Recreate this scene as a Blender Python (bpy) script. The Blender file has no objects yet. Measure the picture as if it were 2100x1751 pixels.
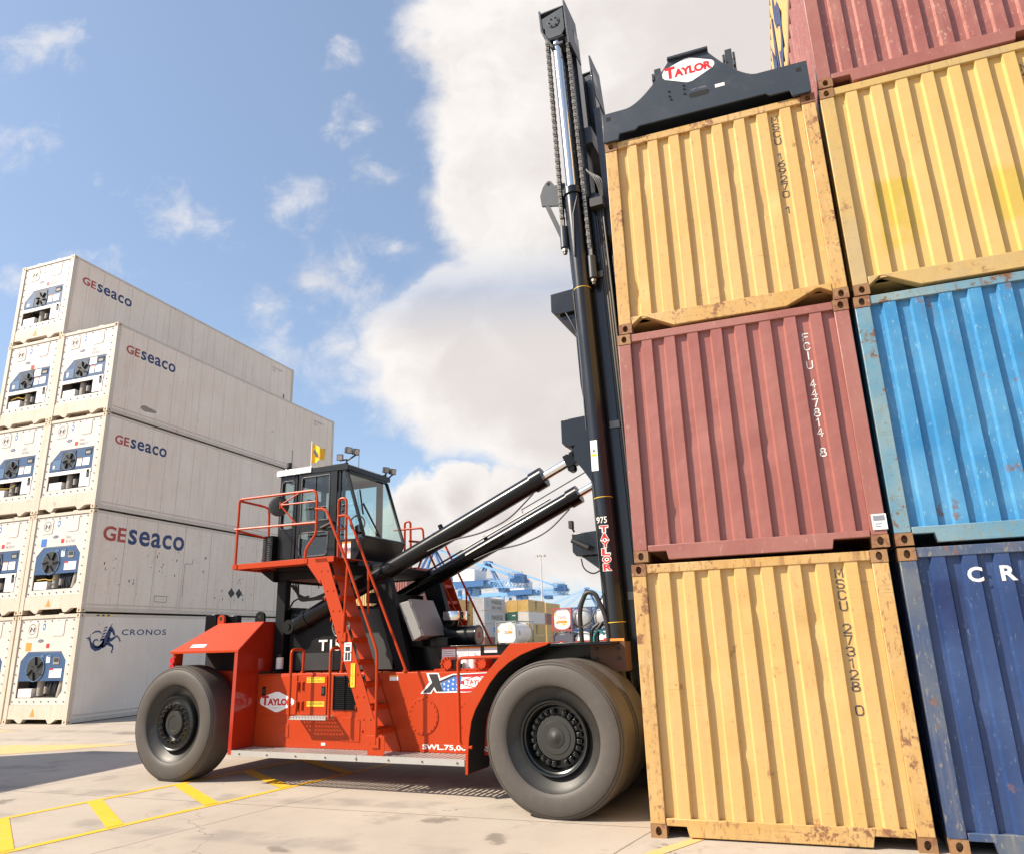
import bpy, math, random
from mathutils import Vector, Matrix
random.seed(7)
SC = bpy.context.scene
COL = SC.collection
R = math.radians
# ---------------------------------------------------------------- camera
cd = bpy.data.cameras.new("camera"); cam = bpy.data.objects.new("camera", cd); COL.objects.link(cam)
cd.sensor_width = 36.0; cd.lens = 36 * 1494.96 / 2100; cd.clip_start = 0.1; cd.clip_end = 6000
def cam_axes(pitch, roll, psi):
    f = Vector((0, math.cos(pitch), math.sin(pitch))); r = Vector((1, 0, 0)); u = r.cross(f)
    r2 = r*math.cos(roll)+u*math.sin(roll); u2 = -r*math.sin(roll)+u*math.cos(roll)
    m = Matrix(((math.cos(psi), math.sin(psi), 0), (-math.sin(psi), math.cos(psi), 0), (0, 0, 1)))
    return m@r2, m@u2, m@f
_r, _u, _f = cam_axes(.2834, -.0312, -.3393)
cam.matrix_world = Matrix(((_r.x, _u.x, -_f.x, 1.4066), (_r.y, _u.y, -_f.y, -7.7499), (_r.z, _u.z, -_f.z, 1.8515), (0, 0, 0, 1)))
SC.camera = cam
# ---------------------------------------------------------------- light
SUN_AZ, SUN_EL = 33.0, 40.0        # heading of the sunlight in the yard (from +x), height of the sun
sd = bpy.data.lights.new("sun", 'SUN'); sun = bpy.data.objects.new("sun", sd); COL.objects.link(sun)
sd.energy = 5.0; sd.angle = R(0.55); sd.color = (1.0, .885, .725)
ldir = Vector((math.cos(R(SUN_AZ))*math.cos(R(SUN_EL)), math.sin(R(SUN_AZ))*math.cos(R(SUN_EL)), -math.sin(R(SUN_EL))))
sun.rotation_euler = ldir.to_track_quat('-Z', 'Y').to_euler(); sun.location = (-20, -40, 40)
SC.view_settings.view_transform = 'Standard'; SC.view_settings.look = 'None'
SC.view_settings.exposure = 0.74; SC.view_settings.gamma = 1.0
try: SC.view_settings.use_curve_mapping = False
except Exception: pass
# ---------------------------------------------------------------- node helper
class NT:
    def __init__(s, tree): s.t = tree; s.n = tree.nodes; s.l = tree.links
    def new(s, typ, **kw):
        n = s.n.new(typ)
        for k, v in kw.items(): setattr(n, k, v)
        return n
    def put(s, sock, v):
        if isinstance(v, bpy.types.NodeSocket): s.l.new(v, sock)
        elif isinstance(v, bpy.types.Node): s.l.new(v.outputs[0], sock)
        elif v is not None:
            if isinstance(v, (tuple, list)) and sock.type == 'RGBA' and len(v) == 3: v = (*v, 1)
            sock.default_value = v
    def math(s, op, a, b=None, c=None, clamp=False):
        n = s.new('ShaderNodeMath', operation=op, use_clamp=clamp)
        for i, v in enumerate((a, b, c)):
            if v is not None: s.put(n.inputs[i], v)
        return n.outputs[0]
    def mix(s, fac, a, b, blend='MIX'):
        n = s.new('ShaderNodeMix', data_type='RGBA', blend_type=blend)
        s.put(n.inputs[0], fac); s.put(n.inputs[6], a); s.put(n.inputs[7], b); return n.outputs[2]
    def noise(s, vec, scale, detail=4, rough=.55, dim='3D', dist=0):
        n = s.new('ShaderNodeTexNoise', noise_dimensions=dim)
        if vec is not None: s.l.new(vec, n.inputs['Vector'])
        n.inputs['Scale'].default_value = scale; n.inputs['Detail'].default_value = detail; n.inputs['Roughness'].default_value = rough
        n.inputs['Distortion'].default_value = dist
        return n.outputs[0]
    def ramp(s, fac, a, b):          # smooth 0..1 between a and b
        n = s.new('ShaderNodeMapRange', interpolation_type='SMOOTHSTEP')
        s.put(n.inputs[0], fac); n.inputs[1].default_value = a; n.inputs[2].default_value = b; return n.outputs[0]
    def mapping(s, vec, scale=(1, 1, 1), loc=(0, 0, 0)):
        n = s.new('ShaderNodeMapping'); s.l.new(vec, n.inputs[0]); n.inputs['Scale'].default_value = scale; n.inputs['Location'].default_value = loc
        return n.outputs[0]
# ---------------------------------------------------------------- sky with clouds
W = bpy.data.worlds.new("World"); SC.world = W; W.use_nodes = True
nt = NT(W.node_tree); nt.n.clear()
sky = nt.new('ShaderNodeTexSky', sky_type='NISHITA', sun_disc=False, sun_elevation=R(SUN_EL))
sv = -ldir; sky.sun_rotation = math.atan2(sv.x, sv.y); sky.air_density = 1.0; sky.dust_density = 1.0; sky.ozone_density = 2.0
SKY_S = 0.112
tc = nt.new('ShaderNodeTexCoord'); D = tc.outputs['Generated']
def dot(v): 
    n = nt.new('ShaderNodeVectorMath', operation='DOT_PRODUCT'); nt.l.new(D, n.inputs[0]); n.inputs[1].default_value = v; return n.outputs['Value']
du, dv, dw = dot((.943, .333, 0)), dot((0, 0, 1)), dot((-.333, .943, 0))
dws = nt.math('MAXIMUM', dw, .05)
U, V = nt.math('DIVIDE', du, dws), nt.math('DIVIDE', dv, dws)
# clouds as soft ellipses in sky directions, ragged by noise on the direction vector
cv = nt.new('ShaderNodeCombineXYZ'); nt.put(cv.inputs[0], U); nt.put(cv.inputs[1], V); UV = cv.outputs[0]
def warp_uv(vec, scale, amp, det, rough=.55):
    n = nt.new('ShaderNodeTexNoise'); nt.l.new(vec, n.inputs['Vector']); n.inputs['Scale'].default_value = scale; n.inputs['Detail'].default_value = det; n.inputs['Roughness'].default_value = rough
    a = nt.new('ShaderNodeVectorMath', operation='SUBTRACT'); nt.l.new(n.outputs['Color'], a.inputs[0]); a.inputs[1].default_value = (.5, .5, .5)
    m = nt.new('ShaderNodeVectorMath', operation='MULTIPLY_ADD'); nt.l.new(a.outputs[0], m.inputs[0]); m.inputs[1].default_value = (amp, amp, 0); nt.l.new(vec, m.inputs[2]); return m.outputs[0]
UW = warp_uv(warp_uv(UV, 5.0, .13, 2), 15.0, .075, 8, .62)
sw = nt.new('ShaderNodeSeparateXYZ'); nt.l.new(UW, sw.inputs[0]); UX, VX = sw.outputs[0], sw.outputs[1]
n_big = nt.noise(UV, 4.2, 3, .5); n_mid = nt.noise(nt.mapping(UV, loc=(3.1, 1.7, 0)), 9.0, 9, .60); n_wisp = nt.noise(nt.mapping(UV, loc=(7.3, 2.2, 0)), 13.0, 8, .66, dist=.3)
def blob(u, v, a, b, rot=0):
    c, s_ = math.cos(R(rot)), math.sin(R(rot))
    x = nt.math('SUBTRACT', UX, u); y = nt.math('SUBTRACT', VX, v)
    p = nt.math('ADD', nt.math('MULTIPLY', x, c/a), nt.math('MULTIPLY', y, s_/a)); q = nt.math('ADD', nt.math('MULTIPLY', x, -s_/b), nt.math('MULTIPLY', y, c/b))
    d = nt.math('SQRT', nt.math('ADD', nt.math('MULTIPLY', p, p), nt.math('MULTIPLY', q, q)))
    return nt.math('SUBTRACT', 1.0, d)
def union(bl):
    m = bl[0]
    for b in bl[1:]: m = nt.math('SMOOTH_MAX', m, b, .12)
    return m
warp = nt.math('ADD', nt.math('MULTIPLY', nt.math('SUBTRACT', n_mid, .5), .52), nt.math('MULTIPLY', nt.math('SUBTRACT', n_big, .5), .35))
big = union([blob(.55, 1.0, .735, .46), blob(.30, .70, .44, .36), blob(.22, .50, .33, .20), blob(.06, .42, .245, .135, -18), blob(.16, .32, .19, .10, -20), blob(.5, .45, .4, .35), blob(-.03, .365, .20, .125, -10), blob(.10, .285, .19, .095), blob(-.10, .45, .13, .085, 20)])
big = nt.math('ADD', big, nt.math('MULTIPLY', warp, .45))
edge_s = nt.ramp(V, .62, .40); m_big = nt.math('MAXIMUM', nt.math('MULTIPLY', nt.ramp(big, -.03, .12), nt.math('SUBTRACT', 1.0, edge_s)), nt.math('MULTIPLY', nt.ramp(big, -.13, .24), edge_s))
low = union([blob(-.13, .165, .055, .075), blob(-.075, .18, .045, .07), blob(-.02, .165, .06, .08), blob(.10, .14, .12, .10), blob(-.1, .10, .2, .07), blob(.25, .2, .2, .16), blob(-.55, .1, .3, .05)])
low = nt.math('ADD', low, nt.math('MULTIPLY', warp, .9)); m_low = nt.ramp(low, .0, .28)
wis = union([blob(-.765, .98, .11, .07, 20), blob(-.80, .80, .10, .07), blob(-.655, .725, .035, .032), blob(-.51, .655, .13, .05, -15), blob(-.31, .68, .075, .05, -35), blob(-.385, .49, .055, .05), blob(-.35, .425, .07, .07, -30),
             blob(-.24, .53, .15, .07, -40), blob(-.24, .43, .11, .11), blob(-.2, .34, .10, .06), blob(-.28, .97, .05, .06), blob(-.24, .82, .05, .05), blob(-.20, .74, .05, .04), blob(-.17, .60, .06, .05), blob(-.7, .55, .2, .03)])
wis = nt.math('ADD', wis, nt.math('MULTIPLY', nt.math('SUBTRACT', n_wisp, .52), 3.0)); m_wis = nt.math('MULTIPLY', nt.ramp(wis, .05, 1.5), .72)
# far side of the sky, away from the view: scattered cumulus
n_all = nt.noise(D, 2.6, 6, .58); m_all = nt.math('MULTIPLY', nt.math('MULTIPLY', nt.ramp(n_all, .56, .66), nt.ramp(dw, .25, -.1)), .5)
front = nt.ramp(dw, .05, .3)
mask = nt.math('MAXIMUM', nt.math('MULTIPLY', nt.math('MAXIMUM', nt.math('MAXIMUM', m_big, m_low), m_wis), front), m_all)
shade = nt.math('ADD', nt.ramp(big, .05, .75), nt.math('MULTIPLY', nt.math('SUBTRACT', n_mid, .5), .7), clamp=True)
def rel(scale, det, dx, dy):
    a = nt.noise(nt.mapping(UW, loc=(2.2, 5.1, 0)), scale, det, .55); b_ = nt.noise(nt.mapping(UW, loc=(2.2+dx, 5.1+dy, 0)), scale, det, .55); return nt.math('SUBTRACT', a, b_)
relief = nt.math('ADD', nt.math('MULTIPLY', rel(3.4, 3, -.06, .05), 1.5), nt.math('MULTIPLY', rel(8.5, 7, -.022, .02), 1.5))
shade = nt.math('ADD', nt.math('MULTIPLY', shade, .75), nt.math('MULTIPLY', relief, nt.ramp(big, .9, .0)), clamp=True)
c_cloud = nt.mix(shade, (1.12, 1.07, 1.03), (.83, .765, .74))
c_cloud = nt.mix(nt.ramp(nt.math('ADD', low, nt.math('MULTIPLY', V, -2.2)), -.2, .7), c_cloud, (.86, .80, .77))
hz = nt.ramp(V, .30, -.02)                               # pale haze at the horizon
skyc = nt.new('ShaderNodeVectorMath', operation='SCALE'); nt.l.new(sky.outputs[0], skyc.inputs[0]); skyc.inputs['Scale'].default_value = SKY_S
skycol = nt.mix(nt.math('ADD', nt.math('MULTIPLY', hz, .35), .22), skyc.outputs[0], (.40, .49, .62))
cl = nt.new('ShaderNodeVectorMath', operation='SCALE'); nt.l.new(c_cloud, cl.inputs[0]); CLOUD_S = cl.inputs['Scale']; CLOUD_S.default_value = .53
final = nt.mix(mask, skycol, cl.outputs[0])
bg = nt.new('ShaderNodeBackground'); nt.l.new(final, bg.inputs[0]); bg.inputs[1].default_value = 1.0
wo = nt.new('ShaderNodeOutputWorld'); nt.l.new(bg.outputs[0], wo.inputs[0])
try: W.cycles.sampling_method = 'MANUAL'; W.cycles.sample_map_resolution = 512
except Exception: pass
# ---------------------------------------------------------------- materials
MATS = {}
def mat(name, col, rough=.5, metal=0.0, var=.12, vscale=4.0, dirt=0.0, dirtcol=(.10, .08, .06), coat=0.0, bump=0.0, bscale=60, spec=.5, streak=0.0):
    if name in MATS: return MATS[name]
    m = bpy.data.materials.new(name); m.use_nodes = True; k = NT(m.node_tree); b = k.n['Principled BSDF']
    t = k.new('ShaderNodeTexCoord'); oi = k.new('ShaderNodeObjectInfo')
    ad = k.new('ShaderNodeVectorMath', operation='MULTIPLY_ADD'); k.l.new(oi.outputs['Random'], ad.inputs[0]); ad.inputs[1].default_value = (37, 53, 29); k.l.new(t.outputs['Object'], ad.inputs[2]); P = ad.outputs[0]
    n1 = k.noise(P, vscale, 6, .6)
    c = k.mix(n1, tuple(x*(1-var) for x in col), tuple(min(1, x*(1+var)) for x in col))
    if streak:
        n3 = k.noise(k.mapping(P, (9, 9, .35)), 1.6, 5, .6); c = k.mix(k.math('MULTIPLY', k.ramp(n3, .50, .78), streak), c, dirtcol)
    if dirt:
        n2 = k.noise(P, vscale*2.3, 8, .7); c = k.mix(k.math('MULTIPLY', k.ramp(n2, .50, .80), dirt), c, dirtcol)
    k.put(b.inputs['Base Color'], c)
    k.put(b.inputs['Roughness'], k.math('ADD', rough-.06, k.math('MULTIPLY', n1, .14)))
    b.inputs['Metallic'].default_value = metal; b.inputs['Specular IOR Level'].default_value = spec
    b.inputs['Coat Weight'].default_value = coat; b.inputs['Coat Roughness'].default_value = .08
    if bump:
        bn = k.new('ShaderNodeBump'); bn.inputs['Strength'].default_value = bump; bn.inputs['Distance'].default_value = .01
        k.put(bn.inputs['Height'], k.noise(P, bscale, 4, .6)); k.l.new(bn.outputs[0], b.inputs['Normal'])
    MATS[name] = m; return m
def paint(name, col, fade=None, rust=.2, scr=.3, rough=.42, dent=.25, patches=(), rustcol=(.13, .055, .028), seam=0.0, streak=.25, grime=(.30, .22, .15)):
    """weathered container paint: faded patches, grime runs, rust spots, scratches, dents; patches = fresh-paint rectangles (x0,x1,z0,z1,colour) on the end wall"""
    if name in MATS: return MATS[name]
    m = bpy.data.materials.new(name); m.use_nodes = True; k = NT(m.node_tree); b = k.n['Principled BSDF']
    t = k.new('ShaderNodeTexCoord'); O_ = t.outputs['Object']; oi = k.new('ShaderNodeObjectInfo')
    ad = k.new('ShaderNodeVectorMath', operation='MULTIPLY_ADD'); k.l.new(oi.outputs['Random'], ad.inputs[0]); ad.inputs[1].default_value = (37, 53, 29); k.l.new(O_, ad.inputs[2]); P = ad.outputs[0]
    fade = fade or tuple(min(1, x*1.15+.03) for x in col)
    c = k.mix(k.ramp(k.noise(P, 1.1, 5, .6), .35, .7), col, fade)
    sp = k.new('ShaderNodeSeparateXYZ'); k.l.new(O_, sp.inputs[0])
    for (x0, x1, z0, z1, pc) in patches:
        fx = k.math('MULTIPLY', k.ramp(sp.outputs[0], x0-.02, x0+.02), k.ramp(sp.outputs[0], x1+.02, x1-.02)); zj = k.math('ADD', sp.outputs[2], k.math('MULTIPLY', k.math('SUBTRACT', k.noise(P, 3, 4), .5), .25)); fz = k.math('MULTIPLY', k.ramp(zj, z0-.05, z0+.06), k.ramp(zj, z1+.05, z1-.06))
        c = k.mix(k.math('MULTIPLY', k.math('MULTIPLY', k.math('MULTIPLY', fx, fz), .75), k.ramp(k.noise(P, 2.4, 5), .25, .55)), c, pc)
    if seam:
        f = k.math('FRACT', k.math('DIVIDE', sp.outputs[1], seam)); ln = k.math('LESS_THAN', f, .020)
        c = k.mix(k.math('MULTIPLY', ln, .62), c, tuple(x*.35 for x in col))
    st = k.noise(k.mapping(P, (7, 7, .30)), 1.5, 6, .62); c = k.mix(k.math('MULTIPLY', k.ramp(st, .48, .80), streak), c, grime)
    ns = k.noise(k.mapping(P, (16, 16, 5)), 2.2, 7, .72); c = k.mix(k.math('MULTIPLY', k.ramp(ns, .630-.075*scr, .675-.075*scr), .9*min(1, scr*2)), c, grime)
    n2 = k.noise(P, 3.3, 9, .72); rm = k.math('MULTIPLY', k.ramp(n2, .655-.20*rust, .70-.20*rust), min(1, .45+rust))
    c = k.mix(rm, c, k.mix(k.noise(P, 25, 4), rustcol, tuple(x*2.1 for x in rustcol)))
    wp = k.math('MULTIPLY', k.ramp(k.noise(k.mapping(P, (11, 11, .5)), 1.3, 4, .6), .58, .66), k.math('MULTIPLY', k.ramp(sp.outputs[2], 1.5, 2.5), k.noise(P, 5, 4)))
    c = k.mix(k.math('MULTIPLY', wp, min(1, 2.2*rust)), c, tuple(x*1.6 for x in rustcol))
    hs = k.noise(k.mapping(P, (3, 3, 60)), 1.2, 6, .7); c = k.mix(k.math('MULTIPLY', k.math('MULTIPLY', k.ramp(hs, .58, .64), k.ramp(k.noise(P, 2.0, 3), .50, .62)), min(1, scr*.9)), c, tuple(x*.6 for x in grime))
    n5 = k.noise(P, 30, 3, .6); c = k.mix(k.math('MULTIPLY', k.ramp(n5, .66, .70), min(1, .9*rust)), c, rustcol)
    k.put(b.inputs['Base Color'], c); k.put(b.inputs['Roughness'], k.math('ADD', rough, k.math('MULTIPLY', rm, .35)))
    bn = k.new('ShaderNodeBump'); bn.inputs['Strength'].default_value = dent; bn.inputs['Distance'].default_value = .05
    k.put(bn.inputs['Height'], k.noise(P, 2.6, 3, .5)); k.l.new(bn.outputs[0], b.inputs['Normal'])
    MATS[name] = m; return m
def glass(name, tint=(.75, .88, .85), alpha=.75):
    if name in MATS: return MATS[name]
    m = bpy.data.materials.new(name); m.use_nodes = True; k = NT(m.node_tree); k.n.clear()
    tr = k.new('ShaderNodeBsdfTransparent'); tr.inputs[0].default_value = (*tint, 1); gl = k.new('ShaderNodeBsdfGlossy'); gl.inputs['Roughness'].default_value = .02
    fr = k.new('ShaderNodeFresnel'); fr.inputs[0].default_value = 1.55; mx = k.new('ShaderNodeMixShader')
    k.put(mx.inputs[0], k.math('MULTIPLY', fr.outputs[0], 1.6, clamp=True)); k.l.new(tr.outputs[0], mx.inputs[1]); k.l.new(gl.outputs[0], mx.inputs[2])
    o = k.new('ShaderNodeOutputMaterial'); k.l.new(mx.outputs[0], o.inputs[0]); MATS[name] = m; return m
RED_GLOSS = mat('glossy_red_paint', (.36, .022, .006), .10, var=.04, vscale=1.5, coat=.5, spec=.5)
RED = mat('red_machine_paint', (.42, .040, .005), .40, var=.06, vscale=1.5, spec=.24, coat=.0, dirt=.22, dirtcol=(.33, .085, .045), streak=.28)
BLACK = mat('black_machine_paint', (.0055, .0062, .0075), .24, var=.3, vscale=3, spec=.24, coat=.08, dirt=.18, dirtcol=(.022, .02, .018))
TOWER = mat('satin_black_paint', (.006, .0065, .0075), .5, var=.3, vscale=3, spec=.2, dirt=.2, dirtcol=(.02, .018, .016))
SLATE = mat('slate_grey_paint', (.030, .038, .050), .42, var=.12, vscale=3, dirt=.25, dirtcol=(.12, .12, .12), coat=.1)
DGREY = mat('dark_grey_panel', (.022, .025, .027), .5)
RUB = mat('tyre_rubber', (.082, .072, .064), .56, var=.16, vscale=6, dirt=.45, dirtcol=(.125, .108, .092), bump=.12, bscale=40, spec=.35)
RUBD = mat('dark_rubber', (.02, .02, .021), .5)
CHROME = mat('chrome', (.80, .78, .75), .12, 1.0, var=.04)
STEEL = mat('steel_chain', (.16, .15, .135), .38, .85, var=.3, vscale=12)
ALU = mat('aluminium_grating', (.46, .45, .43), .45, .5, var=.1, vscale=8)
EGREY = mat('grey_cabinet_paint', (.24, .235, .225), .42, var=.05)
WHITE = mat('white_decal', (.80, .79, .77), .45, var=.04)
REDD = mat('red_decal', (.50, .012, .018), .45, var=.04)
NAVY = mat('navy_decal', (.012, .03, .12), .45, var=.1, dirt=.3, dirtcol=(.5, .47, .42))
BLUED = mat('blue_decal', (.04, .16, .50), .45, var=.05)
BLACKD = mat('black_decal', (.018, .018, .02), .5)
YELD = mat('yellow_decal', (.85, .55, .02), .45, var=.05)
ORAD = mat('orange_decal', (.85, .28, .04), .45, var=.05)
GREYTXT = mat('grey_lettering', (.22, .23, .27), .6)
DARKTXT = mat('charcoal_lettering', (.055, .055, .06), .6, dirt=.5, dirtcol=(.5, .33, .1))
WTXT = mat('white_lettering', (.78, .74, .70), .55, dirt=.35, dirtcol=(.35, .12, .09))
VOID = mat('dark_interior', (.012, .012, .013), .9)
GLASS = glass('cab_glass')
LENS = mat('lamp_lens', (.55, .55, .53), .15, var=.05)
# ---------------------------------------------------------------- mesh builder
class MB:
    def __init__(s): s.v = []; s.f = []; s.mi = []; s.mats = []; s.cur = 0
    def m(s, mt):
        if mt not in s.mats: s.mats.append(mt)
        s.cur = s.mats.index(mt); return s
    def add(s, vs, fs):
        o = len(s.v); s.v += [tuple(v) for v in vs]
        for f in fs: s.f.append(tuple(i+o for i in f)); s.mi.append(s.cur)
        return s
    def box(s, x0, x1, y0, y1, z0, z1):
        vs = [(x, y, z) for z in (z0, z1) for y in (y0, y1) for x in (x0, x1)]
        return s.add(vs, [(0, 2, 3, 1), (4, 5, 7, 6), (0, 1, 5, 4), (2, 6, 7, 3), (0, 4, 6, 2), (1, 3, 7, 5)])
    def prism(s, poly, a0, a1, axis='y'):
        """polygon in the plane across the axis ('y': (x,z), 'x': (y,z), 'z': (x,y)) pushed from a0 to a1"""
        f = {'y': lambda p, a: (p[0], a, p[1]), 'x': lambda p, a: (a, p[0], p[1]), 'z': lambda p, a: (p[0], p[1], a)}[axis]
        n = len(poly); vs = [f(p, a0) for p in poly]+[f(p, a1) for p in poly]
        return s.add(vs, [tuple(range(n)), tuple(range(2*n-1, n-1, -1))]+[(i, n+i, n+(i+1) % n, (i+1) % n) for i in range(n)])
    def bar(s, p, q, w, h, up=(0, 0, 1)):
        p, q = Vector(p), Vector(q); d = (q-p).normalized(); a = d.cross(Vector(up)); a = (a if a.length > 1e-4 else d.cross(Vector((1, 0, 0)))).normalized(); b = a.cross(d)
        vs = [c+a*(sx*w/2)+b*(sy*h/2) for c in (p, q) for sx, sy in ((-1, -1), (1, -1), (1, 1), (-1, 1))]
        return s.add(vs, [(0, 1, 2, 3), (7, 6, 5, 4)]+[(i, i+4, (i+1) % 4+4, (i+1) % 4) for i in range(4)])
    def cyl(s, p, q, r0, r1=None, n=20, caps=True):
        p, q = Vector(p), Vector(q); r1 = r0 if r1 is None else r1; d = (q-p).normalized(); a = d.orthogonal().normalized(); b = d.cross(a)
        vs = [c+(a*math.cos(t)+b*math.sin(t))*r for c, r in ((p, r0), (q, r1)) for t in [2*math.pi*i/n for i in range(n)]]
        fs = [(i, (i+1) % n, n+(i+1) % n, n+i) for i in range(n)]
        if caps: fs += [tuple(range(n-1, -1, -1)), tuple(range(n, 2*n))]
        return s.add(vs, fs)
    def tube(s, pts, r, n=10, rad=0):
        pts = [Vector(p) for p in pts]
        if rad:                                            # round the corners
            q = [pts[0]]
            for i in range(1, len(pts)-1):
                a, c = pts[i-1]-pts[i], pts[i+1]-pts[i]; e = min(rad, a.length*.48, c.length*.48)
                A, B = pts[i]+a.normalized()*e, pts[i]+c.normalized()*e
                q += [(A*(1-t)**2+pts[i]*2*t*(1-t)+B*t*t) for t in (0, .2, .4, .6, .8, 1)]
            pts = q+[pts[-1]]
        T = [((pts[min(i+1, len(pts)-1)]-pts[max(i-1, 0)])).normalized() for i in range(len(pts))]
        a = T[0].orthogonal().normalized(); vs = []
        for p, t in zip(pts, T):
            a = (a-t*a.dot(t)).normalized(); b = t.cross(a)
            vs += [p+(a*math.cos(w)+b*math.sin(w))*r for w in [2*math.pi*i/n for i in range(n)]]
        fs = [(k*n+i, k*n+(i+1) % n, (k+1)*n+(i+1) % n, (k+1)*n+i) for k in range(len(pts)-1) for i in range(n)]
        fs += [tuple(range(n-1, -1, -1)), tuple(range((len(pts)-1)*n, len(pts)*n))]
        return s.add(vs, fs)
    def lathe(s, prof, c, axis='y', n=64):
        """profile of (along axis, radius) turned round the axis through c"""
        c = Vector(c); ax = {'y': (Vector((0, 1, 0)), Vector((1, 0, 0)), Vector((0, 0, 1))), 'z': (Vector((0, 0, 1)), Vector((1, 0, 0)), Vector((0, 1, 0))), 'x': (Vector((1, 0, 0)), Vector((0, 1, 0)), Vector((0, 0, 1)))}[axis]
        vs = [c+ax[0]*h+(ax[1]*math.cos(t)+ax[2]*math.sin(t))*max(r, 1e-4) for h, r in prof for t in [2*math.pi*i/n for i in range(n)]]
        return s.add(vs, [(k*n+i, k*n+(i+1) % n, (k+1)*n+(i+1) % n, (k+1)*n+i) for k in range(len(prof)-1) for i in range(n)])
    def flat(s, poly, o, ax, up, t=0.0):
        """flat polygon on a surface: o + x*ax + y*up, lifted t along ax x up"""
        o, ax, up = Vector(o), Vector(ax), Vector(up); nn = ax.cross(up).normalized()*t
        vs = [o+ax*p[0]+up*p[1]+nn for p in poly]
        return s.add(vs, [tuple(range(len(vs)))])
    def text(s, txt, o, ax, up, w, h, bold=0.0, t=0.0, shear=0.0, spacing=1.0):
        """lettering fitted into a w x h rectangle whose lower left corner is o"""
        cu = bpy.data.curves.new('t', 'FONT'); cu.body = txt; cu.offset = bold; cu.resolution_u = 3; cu.shear = shear; cu.space_character = spacing
        ob = bpy.data.objects.new('t', cu); COL.objects.link(ob); dg = bpy.context.evaluated_depsgraph_get(); me = ob.evaluated_get(dg).to_mesh()
        vs = [v.co.copy() for v in me.vertices]; fs = [tuple(p.vertices) for p in me.polygons]; ob.evaluated_get(dg).to_mesh_clear()
        bpy.data.objects.remove(ob); bpy.data.curves.remove(cu)
        x0, x1 = min(v.x for v in vs), max(v.x for v in vs); y0, y1 = min(v.y for v in vs), max(v.y for v in vs)
        o, ax, up = Vector(o), Vector(ax), Vector(up); nn = ax.cross(up).normalized()*t
        return s.add([o+ax*((v.x-x0)/(x1-x0)*w)+up*((v.y-y0)/(y1-y0)*h)+nn for v in vs], fs)
    def build(s, name, mt=None, parent=None, bevel=0, smooth=35, loc=None):
        me = bpy.data.meshes.new(name); me.from_pydata(s.v, [], s.f); 
        if mt is not None and not s.mats: me.materials.append(mt)
        else:
            for q in s.mats: me.materials.append(q)
            me.polygons.foreach_set('material_index', s.mi)
        me.update()
        if smooth:
            me.polygons.foreach_set('use_smooth', [True]*len(me.polygons)); me.set_sharp_from_angle(angle=R(smooth))
        o = bpy.data.objects.new(name, me); COL.objects.link(o)
        if parent is not None: o.parent = parent
        if loc is not None: o.location = loc
        if bevel:
            b = o.modifiers.new('bevel', 'BEVEL'); b.width = bevel; b.segments = 2; b.limit_method = 'ANGLE'; b.angle_limit = R(40); b.harden_normals = False
        return o
def tag(o, label, cat, group=None):
    o['label'] = label; o['category'] = cat
    if group: o['group'] = group
    return o
def thing(name, label, cat, loc=(0, 0, 0), rotz=0, group=None):
    o = bpy.data.objects.new(name, None); COL.objects.link(o); o.location = loc; o.rotation_euler = (0, 0, rotz); o.empty_display_size = .3
    return tag(o, label, cat, group)
def structure(o, kind='structure'): o['kind'] = kind; return o
X, Y, Z = (1, 0, 0), (0, 1, 0), (0, 0, 1)
def arc(cx, cy, r, a0, a1, n=12): return [(cx+r*math.cos(R(a0+(a1-a0)*i/n)), cy+r*math.sin(R(a0+(a1-a0)*i/n))) for i in range(n+1)]
exec_ground = None
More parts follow.
